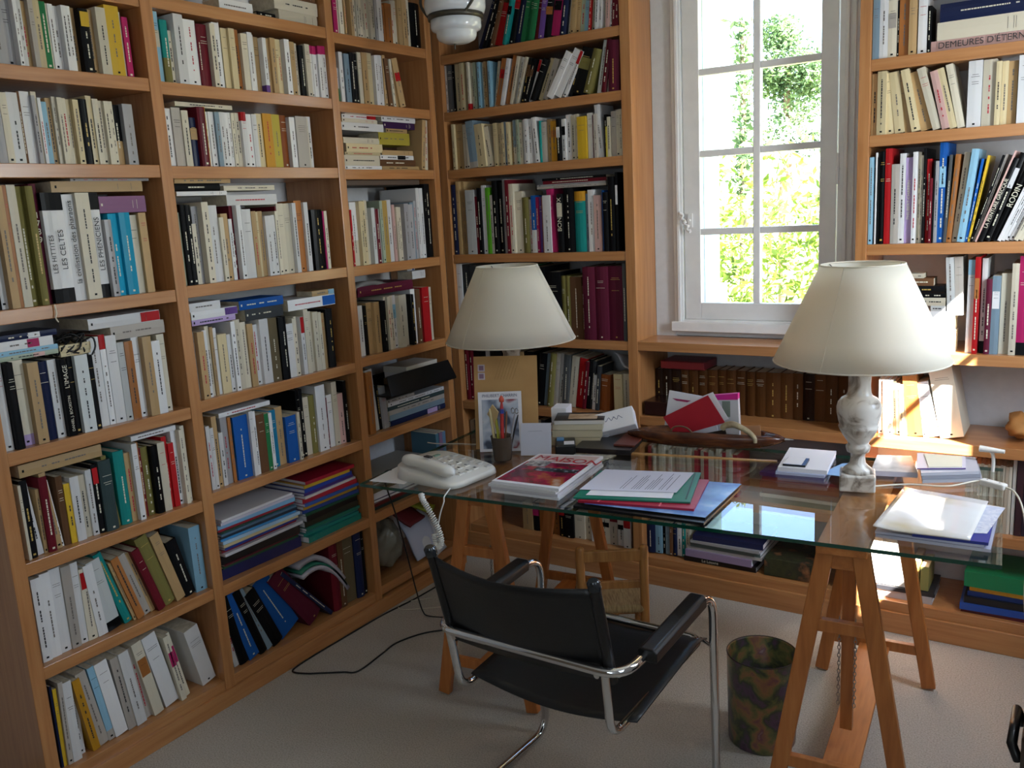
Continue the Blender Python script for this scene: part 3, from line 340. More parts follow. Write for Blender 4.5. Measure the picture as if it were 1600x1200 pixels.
LABELS={
'E1f1':'cream book lying flat, only such one, topmost shelf, right of window',
'E1f2':'navy book lying flat, only such one, topmost shelf, right of window',
'E5r10':'thick leaning cream book, the only such one, fifth shelf down, right of window',
'A5f0':'tan book lying flat, only such one, fifth shelf down, leftmost bay',
'B7r6':'thick leaning blue book between black and plum ones, eighth shelf down, middle bay',
'A3r9':'thick black-topped white book, the only such one, third shelf down, leftmost bay',
'A3f1':'tan book lying flat, only such one, third shelf down, leftmost bay',
'E1f0':'pale pink book lying flat, only such one, topmost shelf, right of window',
'A3r11':'thick cream book, the only such one, third shelf down, leftmost bay',
'A3r10':'white book between black-topped white and cream ones, third shelf down, leftmost bay',
'A4f7':'red-marked white book lying flat, only such one, fourth shelf down, leftmost bay',
'A4r3':'thick lavender-footed cream book, only lavender-footed cream spine, fourth shelf down, leftmost bay',
'B7r7':'thick leaning plum hardback, only plum spine, eighth shelf down, middle bay',
'A3f2':'mauve book lying flat, only such one, third shelf down, leftmost bay',
'C4f0':'plum book lying flat, only such one, fifth shelf down, corner bay',
'A3r12':'black-topped white book between cream and grey ones, third shelf down, leftmost bay',
'A4f8':'greige book lying flat, only such one, fourth shelf down, leftmost bay',
'A3r5':'olive book, sixth from left, third shelf down, leftmost bay',
'A7r13':'thick leaning white book between orange-tan-marked cream and magenta-marked cream ones, seventh shelf down, leftmost bay',
'A3r4':'cream book between orange-tan and olive ones, third shelf down, leftmost bay',
'A6r7':'thick leaning black-footed pale silver-grey book, only black-footed pale silver-grey spine, sixth shelf down, leftmost bay',
'B0ff1':'cream book lying flat, first cream one from top, topmost shelf, middle bay',
'A4r11':'white book between black and red-topped white ones, fourth shelf down, leftmost bay',
'A4r9':'thick pale silver-grey book, only pale silver-grey spine, fourth shelf down, leftmost bay',
'E4r5':'black-footed magenta book, only black-footed magenta spine, fourth shelf down, right of window',
'A7r8':'thick leaning white book between greige-footed light blue and greige ones, seventh shelf down, leftmost bay',
'B4f5':'blue-marked white book lying flat, only such one, fifth shelf down, middle bay',
'B5r7':'thick blue book between white-footed green and white ones, sixth shelf down, middle bay',
'A3r2':'tan book between white and orange-tan ones, third shelf down, leftmost bay',
'A3r1':'white book between black and tan ones, third shelf down, leftmost bay',
'A4r13':'white book between red-topped white and light grey ones, fourth shelf down, leftmost bay',
'A6r14':'thick leaning olive book, only olive spine, sixth shelf down, leftmost bay',
'A4r5':'navy hardback, only navy spine, fourth shelf down, leftmost bay',
'A1r17':'thick yellow book, only yellow spine, topmost shelf, leftmost bay',
'A6r2':'white book, third from left, sixth shelf down, leftmost bay',
'A3r8':'black-topped white book, ninth from left, third shelf down, leftmost bay',
'B3f2':'white book lying flat, second white one from top, fourth shelf down, middle bay',
'E2r11':'thick white book, the only such one, second shelf down, right of window',
'A1r0':'thick grey book, the only such one, topmost shelf, leftmost bay',
'D5r6':'thick tan book, only tan spine, sixth shelf down, left of window',
'A4r4':'tan book between lavender-footed cream and navy ones, fourth shelf down, leftmost bay',
'E5r7':'thick leaning orange-tan book, only orange-tan spine, fifth shelf down, right of window',
'A3r15':'bright cyan book, sixteenth from left, third shelf down, leftmost bay',
'A5r13':'thick slate green hardback, only slate green spine, fifth shelf down, leftmost bay',
'A7r16':'thick leaning white book, seventeenth from left, seventh shelf down, leftmost bay',
'A4r0':'brown book, only brown spine, fourth shelf down, leftmost bay',
'A3r6':'olive book, seventh from left, third shelf down, leftmost bay',
'A6r1':'white book, second from left, sixth shelf down, leftmost bay',
'E2r12':'thick cream book, the only such one, second shelf down, right of window',
'B7r11':'thick mud-brown book, only mud-brown spine, eighth shelf down, middle bay',
'B3r6':'thick white book between two cream ones, fourth shelf down, middle bay',
'E4r3':'cream book, eighth from left, fourth shelf down, right of window',
'A4f1':'magenta-marked white book lying flat, only such one, fourth shelf down, leftmost bay',
'E2r16':'white book, seventeenth from left, second shelf down, right of window',
'A3r7':'plum hardback, only plum spine, third shelf down, leftmost bay',
'B7r2':'thick leaning blue book between two black ones, eighth shelf down, middle bay',
'B0ff2':'cream book lying flat, second cream one from top, topmost shelf, middle bay',
'A5r15':'teal book, only teal spine, fifth shelf down, leftmost bay',
'A7r6':'leaning greige book between mustard and greige-footed light blue ones, seventh shelf down, leftmost bay',
'A6r0':'white book, first from left, sixth shelf down, leftmost bay',
'C2f13':'olive-yellow book lying flat, only such one, third shelf down, corner bay',
'A7r12':'leaning orange-tan-marked cream book, only orange-tan-marked cream spine, seventh shelf down, leftmost bay',
'B4f3':'dark grey book lying flat, only such one, fifth shelf down, middle bay',
'A3r16':'cream book between bright cyan and tan ones, third shelf down, leftmost bay',
'E4f0':'white book lying flat, second white one from top, fourth shelf down, right of window',
'A4r1':'white book between brown and black ones, fourth shelf down, leftmost bay',
'A6r3':'greige book between two white ones, sixth shelf down, leftmost bay',
'A7r10':'leaning white book, the only such one, seventh shelf down, leftmost bay',
'B7r5':'thick leaning black hardback between grey-blue and blue ones, eighth shelf down, middle bay',
'A6r17':'thick light blue book, only light blue spine, sixth shelf down, leftmost bay',
'B1r5':'thick white book, the only such one, second shelf down, middle bay',
'A2r2':'white book between cream and brown ones, second shelf down, leftmost bay',
'A3r14':'bright cyan book, fifteenth from left, third shelf down, leftmost bay',
'C5f0':'lavender-marked navy book lying flat, only such one, sixth shelf down, corner bay',
'C2f1':'cream book lying flat, fourth cream one from top, third shelf down, corner bay',
'E5r9':'thick leaning white book, the only such one, fifth shelf down, right of window',
'E2r6':'thick leaning tan book, the only such one, second shelf down, right of window',
'A4r2':'black hardback between white and lavender-footed cream ones, fourth shelf down, leftmost bay',
'B4f4':'blue book lying flat, only such one, fifth shelf down, middle bay',
'C5f1':'grey-blue book lying flat, only such one, sixth shelf down, corner bay',
'D3r28':'thick mustard-topped teal book, only mustard-topped teal spine, fourth shelf down, left of window',
'A6r6':'white book between red-marked cream and black-footed pale silver-grey ones, sixth shelf down, leftmost bay',
'E3r17':'light blue-marked blue book, only light blue-marked blue spine, third shelf down, right of window',
'B7r1':'thick leaning black hardback between white and blue ones, eighth shelf down, middle bay',
'A6r15':'leaning tan book between olive and black ones, sixth shelf down, leftmost bay',
'A6r5':'red-marked cream book, only red-marked cream spine, sixth shelf down, leftmost bay',
'A4r17':'tan book between two white ones, fourth shelf down, leftmost bay',
'A7r3':'white book, fourth from left, seventh shelf down, leftmost bay',
'D3r27':'thick black hardback, the only such one, fourth shelf down, left of window',
'A4r7':'black hardback, eighth from left, fourth shelf down, leftmost bay',
'E4f1':'white book lying flat, first white one from top, fourth shelf down, right of window',
'A4r6':'white book between navy and black ones, fourth shelf down, leftmost bay',
'B5r21':'thick white book, the only such one, sixth shelf down, middle bay',
'A6r4':'white book between greige and red-marked cream ones, sixth shelf down, leftmost bay',
'E3r21':'leaning light blue book, the only such one, third shelf down, right of window',
'C2f5':'white book lying flat, second white one from top, third shelf down, corner bay',
'B0ff4':'white book lying flat, second white one from top, topmost shelf, middle bay',
'A2r4':'white book between brown and grey ones, second shelf down, leftmost bay',
'B3r12':'thick white book, thirteenth from left, fourth shelf down, middle bay',
'A6r16':'thick leaning black hardback, only black spine, sixth shelf down, leftmost bay',
'E4cr0':'light blue-topped white book, only light blue-topped white spine, fourth shelf down, right of window',
'A7r9':'leaning greige book between two white ones, seventh shelf down, leftmost bay',
'B3r26':'thick black hardback, the only such one, fourth shelf down, middle bay',
'B4f1':'purple-marked white book lying flat, only such one, fifth shelf down, middle bay',
'A4r15':'orange-tan book, only orange-tan spine, fourth shelf down, leftmost bay',
'D5r2':'thick black hardback between dark red and white ones, sixth shelf down, left of window',
'B1r3':'white book between cream and navy ones, second shelf down, middle bay',
'A6r8':'leaning teal book, only teal spine, sixth shelf down, leftmost bay',
'B1r7':'thick dark red hardback, the only such one, second shelf down, middle bay',
'A7r11':'leaning greige book between white and orange-tan-marked cream ones, seventh shelf down, leftmost bay',
'E4r2':'white-marked grey-blue book, only white-marked grey-blue spine, fourth shelf down, right of window',
'E4r4':'cream book, ninth from left, fourth shelf down, right of window',
'A5r4':'dark red hardback between two tan ones, fifth shelf down, leftmost bay',
'E3r8':'lavender book, only lavender spine, third shelf down, right of window',
'A1r1':'grey book, second from left, topmost shelf, leftmost bay',
'A4r18':'white book between tan and cream ones, fourth shelf down, leftmost bay',
'C2f3':'ivory book lying flat, first ivory one from top, third shelf down, corner bay',
'A1r16':'cream book between tan and yellow ones, topmost shelf, leftmost bay',
'E3r5':'red book between black and greige ones, third shelf down, right of window',
'E2r3':'leaning ivory book, fourth from left, second shelf down, right of window',
'A5r1':'black hardback between cream and white ones, fifth shelf down, leftmost bay',
'D3r4':'thick light grey book, only light grey spine, fourth shelf down, left of window',
'A2r21':'tan-footed black hardback, only tan-footed black spine, second shelf down, leftmost bay',
'B4r13':'thick white book, fourteenth from left, fifth shelf down, middle bay',
'E3r6':'greige book between red and white ones, third shelf down, right of window',
'B3f1':'black book lying flat, only such one, fourth shelf down, middle bay',
'D5r4':'thick black hardback, fifth from left, sixth shelf down, left of window',
'D1r32':'thick leaning olive-marked black hardback, only olive-marked black spine, second shelf down, left of window',
'A3r17':'tan book, eighteenth from left, third shelf down, leftmost bay',
'A4r19':'cream book, only cream spine, fourth shelf down, leftmost bay',
'B2r23':'thick greige book, the only such one, third shelf down, middle bay',
'B4r14':'thick mud-brown book, only mud-brown spine, fifth shelf down, middle bay',
'B7r3':'leaning black hardback, the only such one, eighth shelf down, middle bay',
'A4r16':'white book between orange-tan and tan ones, fourth shelf down, leftmost bay',
'E1r4':'orange-tan book, only orange-tan spine, topmost shelf, right of window',
'A2r22':'grey book, twenty-third from left, second shelf down, leftmost bay',
'A1r14':'yellow-marked black hardback, only yellow-marked black spine, topmost shelf, leftmost bay',
'B7r9':'thick dark red hardback, only dark red spine, eighth shelf down, middle bay',
'C5f2':'greige book lying flat, second greige one from top, sixth shelf down, corner bay',
'D5r7':'thick black hardback, eighth from left, sixth shelf down, left of window',
'A7r5':'leaning mustard book, only mustard spine, seventh shelf down, leftmost bay',
'A4f0':'white-marked navy book lying flat, only such one, fourth shelf down, leftmost bay',
'A5r9':'white book between yellow and cream ones, fifth shelf down, leftmost bay',
'D1r37':'thick plum hardback, only plum spine, second shelf down, left of window',
'E3r4':'black hardback, fifth from left, third shelf down, right of window',
'E3r28':'leaning white-marked black hardback, only white-marked black spine, third shelf down, right of window',
'E2r15':'tan book between ivory and white ones, second shelf down, right of window',
'B3r23':'orange-tan book, only orange-tan spine, fourth shelf down, middle bay',
'E2r1':'ivory book, second from left, second shelf down, right of window',
'A2r0':'grey book, first from left, second shelf down, leftmost bay',
'B1r0':'cream-marked light blue book, only cream-marked light blue spine, second shelf down, middle bay',
'B3r5':'cream book between grey and white ones, fourth shelf down, middle bay',
'A4r14':'light grey book, only light grey spine, fourth shelf down, leftmost bay',
'B4r6':'ivory book, only ivory spine, fifth shelf down, middle bay',
'E2r7':'leaning cream book between tan and pale pink ones, second shelf down, right of window',
'A5r2':'white book between black and tan ones, fifth shelf down, leftmost bay',
'A6r13':'leaning dark red hardback, only dark red spine, sixth shelf down, leftmost bay',
'A4r8':'black hardback, ninth from left, fourth shelf down, leftmost bay',
'A7r4':'white book, fifth from left, seventh shelf down, leftmost bay',
'C2f8':'cream book lying flat, first cream one from top, third shelf down, corner bay',
'B5r15':'thick blue book between tan and cream ones, sixth shelf down, middle bay',
'A4r12':'red-topped white book, only red-topped white spine, fourth shelf down, leftmost bay',
'E2r5':'leaning ivory book between two tan ones, second shelf down, right of window',
'E2r2':'ivory book, third from left, second shelf down, right of window',
'A6r10':'leaning orange-tan book, only orange-tan spine, sixth shelf down, leftmost bay',
'E3r20':'cream book between orange-tan and light blue ones, third shelf down, right of window',
'A7r7':'leaning greige-footed light blue book, only greige-footed light blue spine, seventh shelf down, leftmost bay',
'C5f4':'white book lying flat, only such one, sixth shelf down, corner bay',
'A6r11':'leaning greige book, the only such one, sixth shelf down, leftmost bay',
'C5f3':'slate green book lying flat, only such one, sixth shelf down, corner bay',
'E3r27':'leaning black book between pale pink and white-marked black ones, third shelf down, right of window',
'B2r1':'greige book, second from left, third shelf down, middle bay',
'A5r22':'cream book between black and red ones, fifth shelf down, leftmost bay',
'B7r12':'thick navy hardback, the only such one, eighth shelf down, middle bay',
'B3r4':'grey book, only grey spine, fourth shelf down, middle bay',
'E1r1':'white book between grey-blue and greige-marked cream ones, topmost shelf, right of window',
'C3r24':'thick black hardback, the only such one, fourth shelf down, corner bay',
'D3r34':'black hardback, thirty-fifth from left, fourth shelf down, left of window',
'E4r0':'black-footed light grey book, only black-footed light grey spine, fourth shelf down, right of window',
'A2r15':'black hardback, only black spine, second shelf down, leftmost bay',
'E3r29':'leaning black book between white-marked black and white ones, third shelf down, right of window',
'A5r5':'tan book between dark red and white ones, fifth shelf down, leftmost bay',
'E3r7':'white book between greige and lavender ones, third shelf down, right of window',
'B5r10':'brown book, only brown spine, sixth shelf down, middle bay',
'A5r20':'olive book between dark red and black ones, fifth shelf down, leftmost bay',
'A3r13':'grey book, only grey spine, third shelf down, leftmost bay',
'E1r6':'white book between tan and black ones, topmost shelf, right of window',
'A1r15':'tan book between yellow-marked black and cream ones, topmost shelf, leftmost bay',
'B3r20':'cream book, twenty-first from left, fourth shelf down, middle bay',
'B4r15':'black hardback between mud-brown and white ones, fifth shelf down, middle bay',
'B3r21':'cream book, twenty-second from left, fourth shelf down, middle bay',
'B3f4':'tan book lying flat, only such one, fourth shelf down, middle bay',
'E4br1':'greige book, only greige spine, fourth shelf down, right of window',
'B2r18':'thick mustard book, only mustard spine, third shelf down, middle bay',
'E4cr1':'orange-tan-marked red book, only orange-tan-marked red spine, fourth shelf down, right of window',
'A5r10':'cream book between two white ones, fifth shelf down, leftmost bay',
'C2f10':'brown book lying flat, only such one, third shelf down, corner bay',
'B4r9':'cream book, tenth from left, fifth shelf down, middle bay',
'A4f2':'light blue book lying flat, only such one, fourth shelf down, leftmost bay',
'D3r23':'thick white book, the only such one, fourth shelf down, left of window',
'D3r16':'thick cream book, the only such one, fourth shelf down, left of window',
'A2r1':'cream book, second from left, second shelf down, leftmost bay',
'A5r21':'black hardback between olive and cream ones, fifth shelf down, leftmost bay',
'C5r1':'thick white book, only white spine, sixth shelf down, corner bay',
'B2r4':'dark red hardback, only dark red spine, third shelf down, middle bay',
'A1r4':'tan book between white and greige ones, topmost shelf, leftmost bay',
'E1r2':'greige-marked cream book, only greige-marked cream spine, topmost shelf, right of window',
'E2r10':'leaning cream book between ivory and white ones, second shelf down, right of window',
'A4r10':'black hardback between pale silver-grey and white ones, fourth shelf down, leftmost bay',
'B5r4':'grey book, only grey spine, sixth shelf down, middle bay',
'B1r9':'white book between cream and light grey ones, second shelf down, middle bay',
'B4r1':'tan book between two white ones, fifth shelf down, middle bay',
'B4r16':'thick white book between black and cream ones, fifth shelf down, middle bay',
'B7r4':'leaning grey-blue book, only grey-blue spine, eighth shelf down, middle bay',
'B5r14':'tan book between turquoise blue and blue ones, sixth shelf down, middle bay',
'E4br0':'light grey book, only light grey spine, fourth shelf down, right of window',
'D4r5':'thick green book, only green spine, fifth shelf down, left of window',
'B3r8':'tan book between cream and white ones, fourth shelf down, middle bay',
'D4r6':'thick black hardback, seventh from left, fifth shelf down, left of window',
'A4f3':'pale pink-marked grey-green book lying flat, only such one, fourth shelf down, leftmost bay',
'B0ff5':'white book lying flat, first white one from top, topmost shelf, middle bay',
'E2r8':'leaning pale pink book, only pale pink spine, second shelf down, right of window',
'B2r0':'white book, first from left, third shelf down, middle bay',
'B4f0':'white book lying flat, only such one, fifth shelf down, middle bay',
'A5r7':'brown book, only brown spine, fifth shelf down, leftmost bay',
'D3r31':'pale pink book, only pale pink spine, fourth shelf down, left of window',
'E2r9':'leaning ivory book between pale pink and cream ones, second shelf down, right of window',
'B3f3':'cream book lying flat, only such one, fourth shelf down, middle bay',
'D4r3':'thick greige book, only greige spine, fifth shelf down, left of window',
'C3r1':'cream-footed white book, only cream-footed white spine, fourth shelf down, corner bay',
'E3r19':'orange-tan book, only orange-tan spine, third shelf down, right of window',
'B2r20':'olive-yellow book, only olive-yellow spine, third shelf down, middle bay',
'E4r1':'plum book, only plum spine, fourth shelf down, right of window',
'E2r4':'leaning tan book, the only such one, second shelf down, right of window',
'C2f16':'white book lying flat, first white one from top, third shelf down, corner bay',
'C2f15':'dark purple book lying flat, only such one, third shelf down, corner bay',
'A5r12':'red-marked black hardback, only red-marked black spine, fifth shelf down, leftmost bay',
'E3r9':'white book between lavender and cream ones, third shelf down, right of window',
'A5r17':'white book between tan and orange-tan ones, fifth shelf down, leftmost bay',
'C0r24':'thick black hardback, only black spine, topmost shelf, corner bay',
'A3r3':'slim orange-tan book, only orange-tan spine, third shelf down, leftmost bay',
'D3r30':'white book between grey-blue and pale pink ones, fourth shelf down, left of window',
'C2f4':'cream book lying flat, third cream one from top, third shelf down, corner bay',
'D4r14':'thick plum hardback, fifteenth from left, fifth shelf down, left of window',
'B2f0':'cream book lying flat, only such one, third shelf down, middle bay',
'A1r13':'tan book between white and yellow-marked black ones, topmost shelf, leftmost bay',
'B0ff3':'brown book lying flat, only such one, topmost shelf, middle bay',
'B4f2':'lavender book lying flat, only such one, fifth shelf down, middle bay',
'B1r1':'olive-footed teal book, only olive-footed teal spine, second shelf down, middle bay',
'A5r16':'tan book between teal and white ones, fifth shelf down, leftmost bay',
'C4r17':'thick red book, only red spine, fifth shelf down, corner bay',
'A7r15':'leaning magenta-marked cream book, sixteenth from left, seventh shelf down, leftmost bay',
'B4r25':'black hardback, twenty-sixth from left, fifth shelf down, middle bay',
'B5f0':'white book lying flat, only such one, sixth shelf down, middle bay',
'B5r13':'turquoise blue book, only turquoise blue spine, sixth shelf down, middle bay',
'D5r15':'thick leaning red book, only red spine, sixth shelf down, left of window',
'B4r12':'white book, thirteenth from left, fifth shelf down, middle bay',
'D3r10':'black hardback, eleventh from left, fourth shelf down, left of window',
'D2r31':'thick yellow book, only yellow spine, third shelf down, left of window',
'A7r2':'greige book between yellow and white ones, seventh shelf down, leftmost bay',
'A1r6':'ivory book, only ivory spine, topmost shelf, leftmost bay',
'E1r5':'tan book, only tan spine, topmost shelf, right of window',
'B4r10':'cream book, eleventh from left, fifth shelf down, middle bay',
'C5r0':'orange-tan book, only orange-tan spine, sixth shelf down, corner bay',
'D5r5':'thick black hardback, sixth from left, sixth shelf down, left of window',
'A1r7':'green book, only green spine, topmost shelf, leftmost bay',
'B3r16':'white book, seventeenth from left, fourth shelf down, middle bay',
'B3r0':'grey-green book, only grey-green spine, fourth shelf down, middle bay',
'A5r11':'white book between cream and red-marked black ones, fifth shelf down, leftmost bay',
'D5r14':'leaning cream book, the only such one, sixth shelf down, left of window',
'D5r21':'thick rust brown book, only rust brown spine, sixth shelf down, left of window',
'D3r17':'olive book, only olive spine, fourth shelf down, left of window',
'D1r29':'leaning white book, thirtieth from left, second shelf down, left of window',
'A5r25':'white book between red and cream ones, fifth shelf down, leftmost bay',
'D5r8':'leaning black hardback, ninth from left, sixth shelf down, left of window',
'E1r0':'grey-blue book, only grey-blue spine, topmost shelf, right of window',
'D2r4':'thick greige-footed grey-blue book, only greige-footed grey-blue spine, third shelf down, left of window',
'B4r11':'tan book, twelfth from left, fifth shelf down, middle bay',
'D4r7':'thick black hardback, eighth from left, fifth shelf down, left of window',
'B3r1':'black book, second from left, fourth shelf down, middle bay',
'D3r26':'cream-marked black hardback, only cream-marked black spine, fourth shelf down, left of window',
'D3r0':'navy hardback, only navy spine, fourth shelf down, left of window',
'E2r14':'ivory book, fifteenth from left, second shelf down, right of window',
'B7r10':'brown book, only brown spine, eighth shelf down, middle bay',
'B3r2':'black book, third from left, fourth shelf down, middle bay',
'A2r16':'ivory book between black and cream ones, second shelf down, leftmost bay',
'D0r4':'thick leaning red book, the only such one, topmost shelf, left of window',
'B5r19':'cream book between black and olive ones, sixth shelf down, middle bay',
'B5r2':'tan book between two white ones, sixth shelf down, middle bay',
'E3r0':'light blue book, first from left, third shelf down, right of window',
'A5r23':'red book, twenty-fourth from left, fifth shelf down, leftmost bay',
'D2r5':'thick ivory book, the only such one, third shelf down, left of window',
'D4r4':'thick brown book between greige and green ones, fifth shelf down, left of window',
'B3f0':'white book lying flat, first white one from top, fourth shelf down, middle bay',
'C1r9':'thick ivory book, only ivory spine, second shelf down, corner bay',
'B2r21':'rust brown book, only rust brown spine, third shelf down, middle bay',
'B2r3':'tan-marked navy hardback, only tan-marked navy spine, third shelf down, middle bay',
'A5r8':'yellow book, only yellow spine, fifth shelf down, leftmost bay',
'B2r2':'cream book between greige and tan-marked navy ones, third shelf down, middle bay',
'E2r0':'tan book, first from left, second shelf down, right of window',
}
ORDN=['first', 'second', 'third', 'fourth', 'fifth', 'sixth', 'seventh', 'eighth', 'ninth', 'tenth', 'eleventh', 'twelfth', 'thirteenth', 'fourteenth', 'fifteenth', 'sixteenth', 'seventeenth', 'eighteenth', 'nineteenth', 'twentieth', 'twenty-first', 'twenty-second', 'twenty-third', 'twenty-fourth', 'twenty-fifth', 'twenty-sixth', 'twenty-seventh', 'twenty-eighth', 'twenty-ninth', 'thirtieth', 'thirty-first', 'thirty-second', 'thirty-third', 'thirty-fourth']

# ---------------------------------------------------------------- the room
def struct(name, mb, m, **kw):
    o = mb.build(name, m, **kw); o['kind'] = 'structure'; return o
XR, YB, ZC = 3.05, -4.8, 2.78
struct('floor', MB().box((-0.36, YB - 0.1, -0.1), (XR + 0.1, 0.36, 0)), carpet_m)
struct('ceiling', MB().box((-0.36, YB - 0.1, ZC), (XR + 0.1, 0.55, ZC + 0.1)), ceil_m)
struct('wall_left', MB().box((-0.46, YB - 0.1, -0.1), (-0.32, 0.36, ZC)), wall_m)
dim_wall = mat('shelved_wall', '8c7a66', 0.8)
struct('wall_rear', MB().box((-0.46, YB - 0.15, -0.1), (XR + 0.15, YB, ZC)), dim_wall)
w = MB()                                        # right wall with the tall casement that lets the sun in
OY0, OY1, OZ0, OZ1 = -0.87, -0.56, 1.30, 2.34
w.box((XR, YB, -0.1), (XR + 0.06, OY0, ZC)); w.box((XR, OY1, -0.1), (XR + 0.06, 0.36, ZC))
w.box((XR, OY0, -0.1), (XR + 0.06, OY1, OZ0)); w.box((XR, OY0, OZ1), (XR + 0.06, OY1, ZC))
struct('wall_right', w, wall_m)
w = MB(); w.box((XR + 0.02, OY0, 2.02), (XR + 0.034, OY1, 2.045))
struct('window_2', w, white_paint)
WX0, WX1, WZ0 = 1.008, 1.79, 1.172
w = MB()
w.box((-0.46, 0.335, -0.1), (0.905, 0.42, ZC)); w.box((1.835, 0.335, -0.1), (XR + 0.15, 0.42, ZC)); w.box((0.905, 0.335, -0.1), (1.835, 0.42, 1.144))
w.box((0.905, 0.335, 2.66), (1.835, 0.42, ZC))
w.box((0.912, 0.205, WZ0 - 0.03), (WX0, 0.335, ZC)); w.box((1.79, 0.205, WZ0 - 0.03), (1.826, 0.335, ZC)); w.box((WX0, 0.205, 2.64), (1.79, 0.335, ZC)); w.box((WX0, 0.21, 1.145), (1.79, 0.335, WZ0))
struct('wall_back', w, wall_m)
w = MB()                                        # outer masonry reveal
w.box((0.70, 0.42, 0.9), (1.016, 0.70, 3.1)); w.box((1.79, 0.42, 0.9), (2.1, 0.62, 3.1)); w.box((0.70, 0.42, 2.66), (2.1, 0.62, 3.1)); w.box((0.70, 0.42, 0.0), (2.1, 0.62, 1.17))
struct('wall_outer', w, noisy('ochre_render', [(0.3, 'c89a6c'), (0.7, 'd8ac80')], 12, 0.9))
# the window: fixed frame, one casement with 2 x 4 panes, hinge, espagnolette
win = thing('window_1', None, None, (0, 0, 0)); win['kind'] = 'structure'
f = MB()
f.box((WX0, 0.190, WZ0), (1.053, 0.26, 2.64)); f.box((1.712, 0.190, WZ0), (1.79, 0.26, 2.64)); f.box((1.053, 0.190, WZ0), (1.712, 0.26, 1.2215)); f.box((1.053, 0.190, 2.60), (1.712, 0.26, 2.64))
f.box((1.028, 0.178, 1.19), (1.043, 0.19, 2.64)); f.box((1.735, 0.178, 1.19), (1.75, 0.19, 2.64)); f.box((1.768, 0.181, 1.19), (1.776, 0.19, 2.64)); f.box((WX0 - 0.01, 0.172, 1.168), (1.79, 0.19, 1.212))
f.build('window_frame', white_paint, win, bevel=0.003)
s = MB()
s.box((1.058, 0.196, 1.222), (1.132, 0.238, 2.59)); s.box((1.640, 0.196, 1.222), (1.706, 0.238, 2.59)); s.box((1.132, 0.196, 1.222), (1.64, 0.238, 1.296)); s.box((1.132, 0.196, 2.585), (1.64, 0.238, 2.59))
sash = s.build('casement', white_paint, win, bevel=0.004)
s = MB(); s.box((1.366, 0.199, 1.296), (1.396, 0.235, 2.585))
for z in (1.608, 1.940, 2.277): s.box((1.132, 0.201, z - 0.014), (1.3658, 0.233, z + 0.014)).box((1.3962, 0.201, z - 0.014), (1.64, 0.233, z + 0.014))
s.build('glazing_bars', white_paint, sash, bevel=0.003)
zs = [1.296, 1.594, 1.622, 1.926, 1.954, 2.263, 2.291, 2.585]
for i in range(4):
    for xa, xb in ((1.132, 1.366), (1.396, 1.64)):
        MB().quad((xa, 0.217, zs[2 * i]), (xb, 0.217, zs[2 * i]), (xb, 0.217, zs[2 * i + 1]), (xa, 0.217, zs[2 * i + 1])).build('pane', pane_glass, sash)
h = MB().tube([(1.713, 0.187, 1.78), (1.713, 0.187, 1.90)], 0.0065).tube([(1.713, 0.187, 1.835), (1.713, 0.187, 1.842)], 0.009)
h.build('hinge', white_paint, win)
k = MB(); k.box((1.078, 0.188, 1.63), (1.098, 0.197, 1.69))
tw = [(1.090 - 0.012 * math.sin(i * 0.06) - 0.0012 * i + 0.006 * math.cos(i * 1.1), 0.170 + 0.004 * math.sin(i * 1.1), 1.655 + 0.0042 * i - 0.045) for i in range(22)]
k.tube(tw, [0.006 + 0.0028 * math.sin(i * 1.4) for i in range(22)]); k.tube([(1.088, 0.19, 1.66), (1.088, 0.168, 1.662)], 0.006)
k.build('espagnolette_handle', white_paint, win)
# shutter folded back outside, pale blue
sh = MB(); sh.box((1.022, 0.43, 1.175), (1.062, 0.475, 2.64)); sh.box((1.02, 0.475, 1.175), (1.05, 0.66, 2.64))
tag(sh.build('shutter', mat('pale_blue_paint', 'aecfe0', 0.6)), 'pale blue wooden shutter folded back outside the window', 'shutter')
struct('baseboard_right', MB().box((XR - 0.015, YB, 0), (XR, -0.05, 0.09)), wood_y)

# ---------------------------------------------------------------- bookcases
ZL = {'A': [2.485, 2.2271, 1.9549, 1.545, 1.1374, .7974, .463, .10], 'B': [2.4901, 2.2218, 1.952, 1.5514, 1.1485, .8107, .4569, .105], 'C': [2.4789, 2.2142, 1.9466, 1.549, 1.1613, .812, .462, .12],
      'D': [2.4825, 2.2214, 1.9514, 1.5424, 1.14, .7984, .462, .135], 'E': [2.482, 2.2139, 1.9466, 1.5487, 1.1434, .803, .462, .13]}
TH = 0.041
def shelves(root, bay, a, b, side, zs, depth=0.30):
    for z in zs:
        mb = MB()
        if side == 'L': mb.box((-depth, a, z - TH), (0, b, z)); m = wood_y
        else: mb.box((a, 0, z - TH), (b, depth, z)); m = wood_x
        mb.build('shelf', m, root, bevel=0.002)
bl = thing('bookcase', 'large beech bookcase of three bays covering the left wall', 'bookcase')
for y0, y1 in ((-2.352, -2.309), (-1.679, -1.6345), (-.8475, -.807), (-.2176, -.177)):
    MB().box((-0.31, y0, 0), (0.003, y1, 2.76)).build('upright', wood_z, bl, bevel=0.002)
shelves(bl, 'A', -2.309, -1.679, 'L', ZL['A']); shelves(bl, 'B', -1.6345, -.8475, 'L', ZL['B']); shelves(bl, 'C', -.807, -.2176, 'L', ZL['C'])
MB().box((-0.03, -2.31, 0), (0.012, -0.177, 0.064)).build('plinth', wood_y, bl, bevel=0.002)
bb = thing('bookcase', 'beech bookcase bay on the back wall between corner and window', 'bookcase')
for x0, x1 in ((-.13, -.084), (.8626, .91)):
    MB().box((x0, -0.003, 0), (x1, 0.33, 2.76)).build('upright', wood_z, bb, bevel=0.002)
shelves(bb, 'D', -.084, .8626, 'B', ZL['D'], .33)
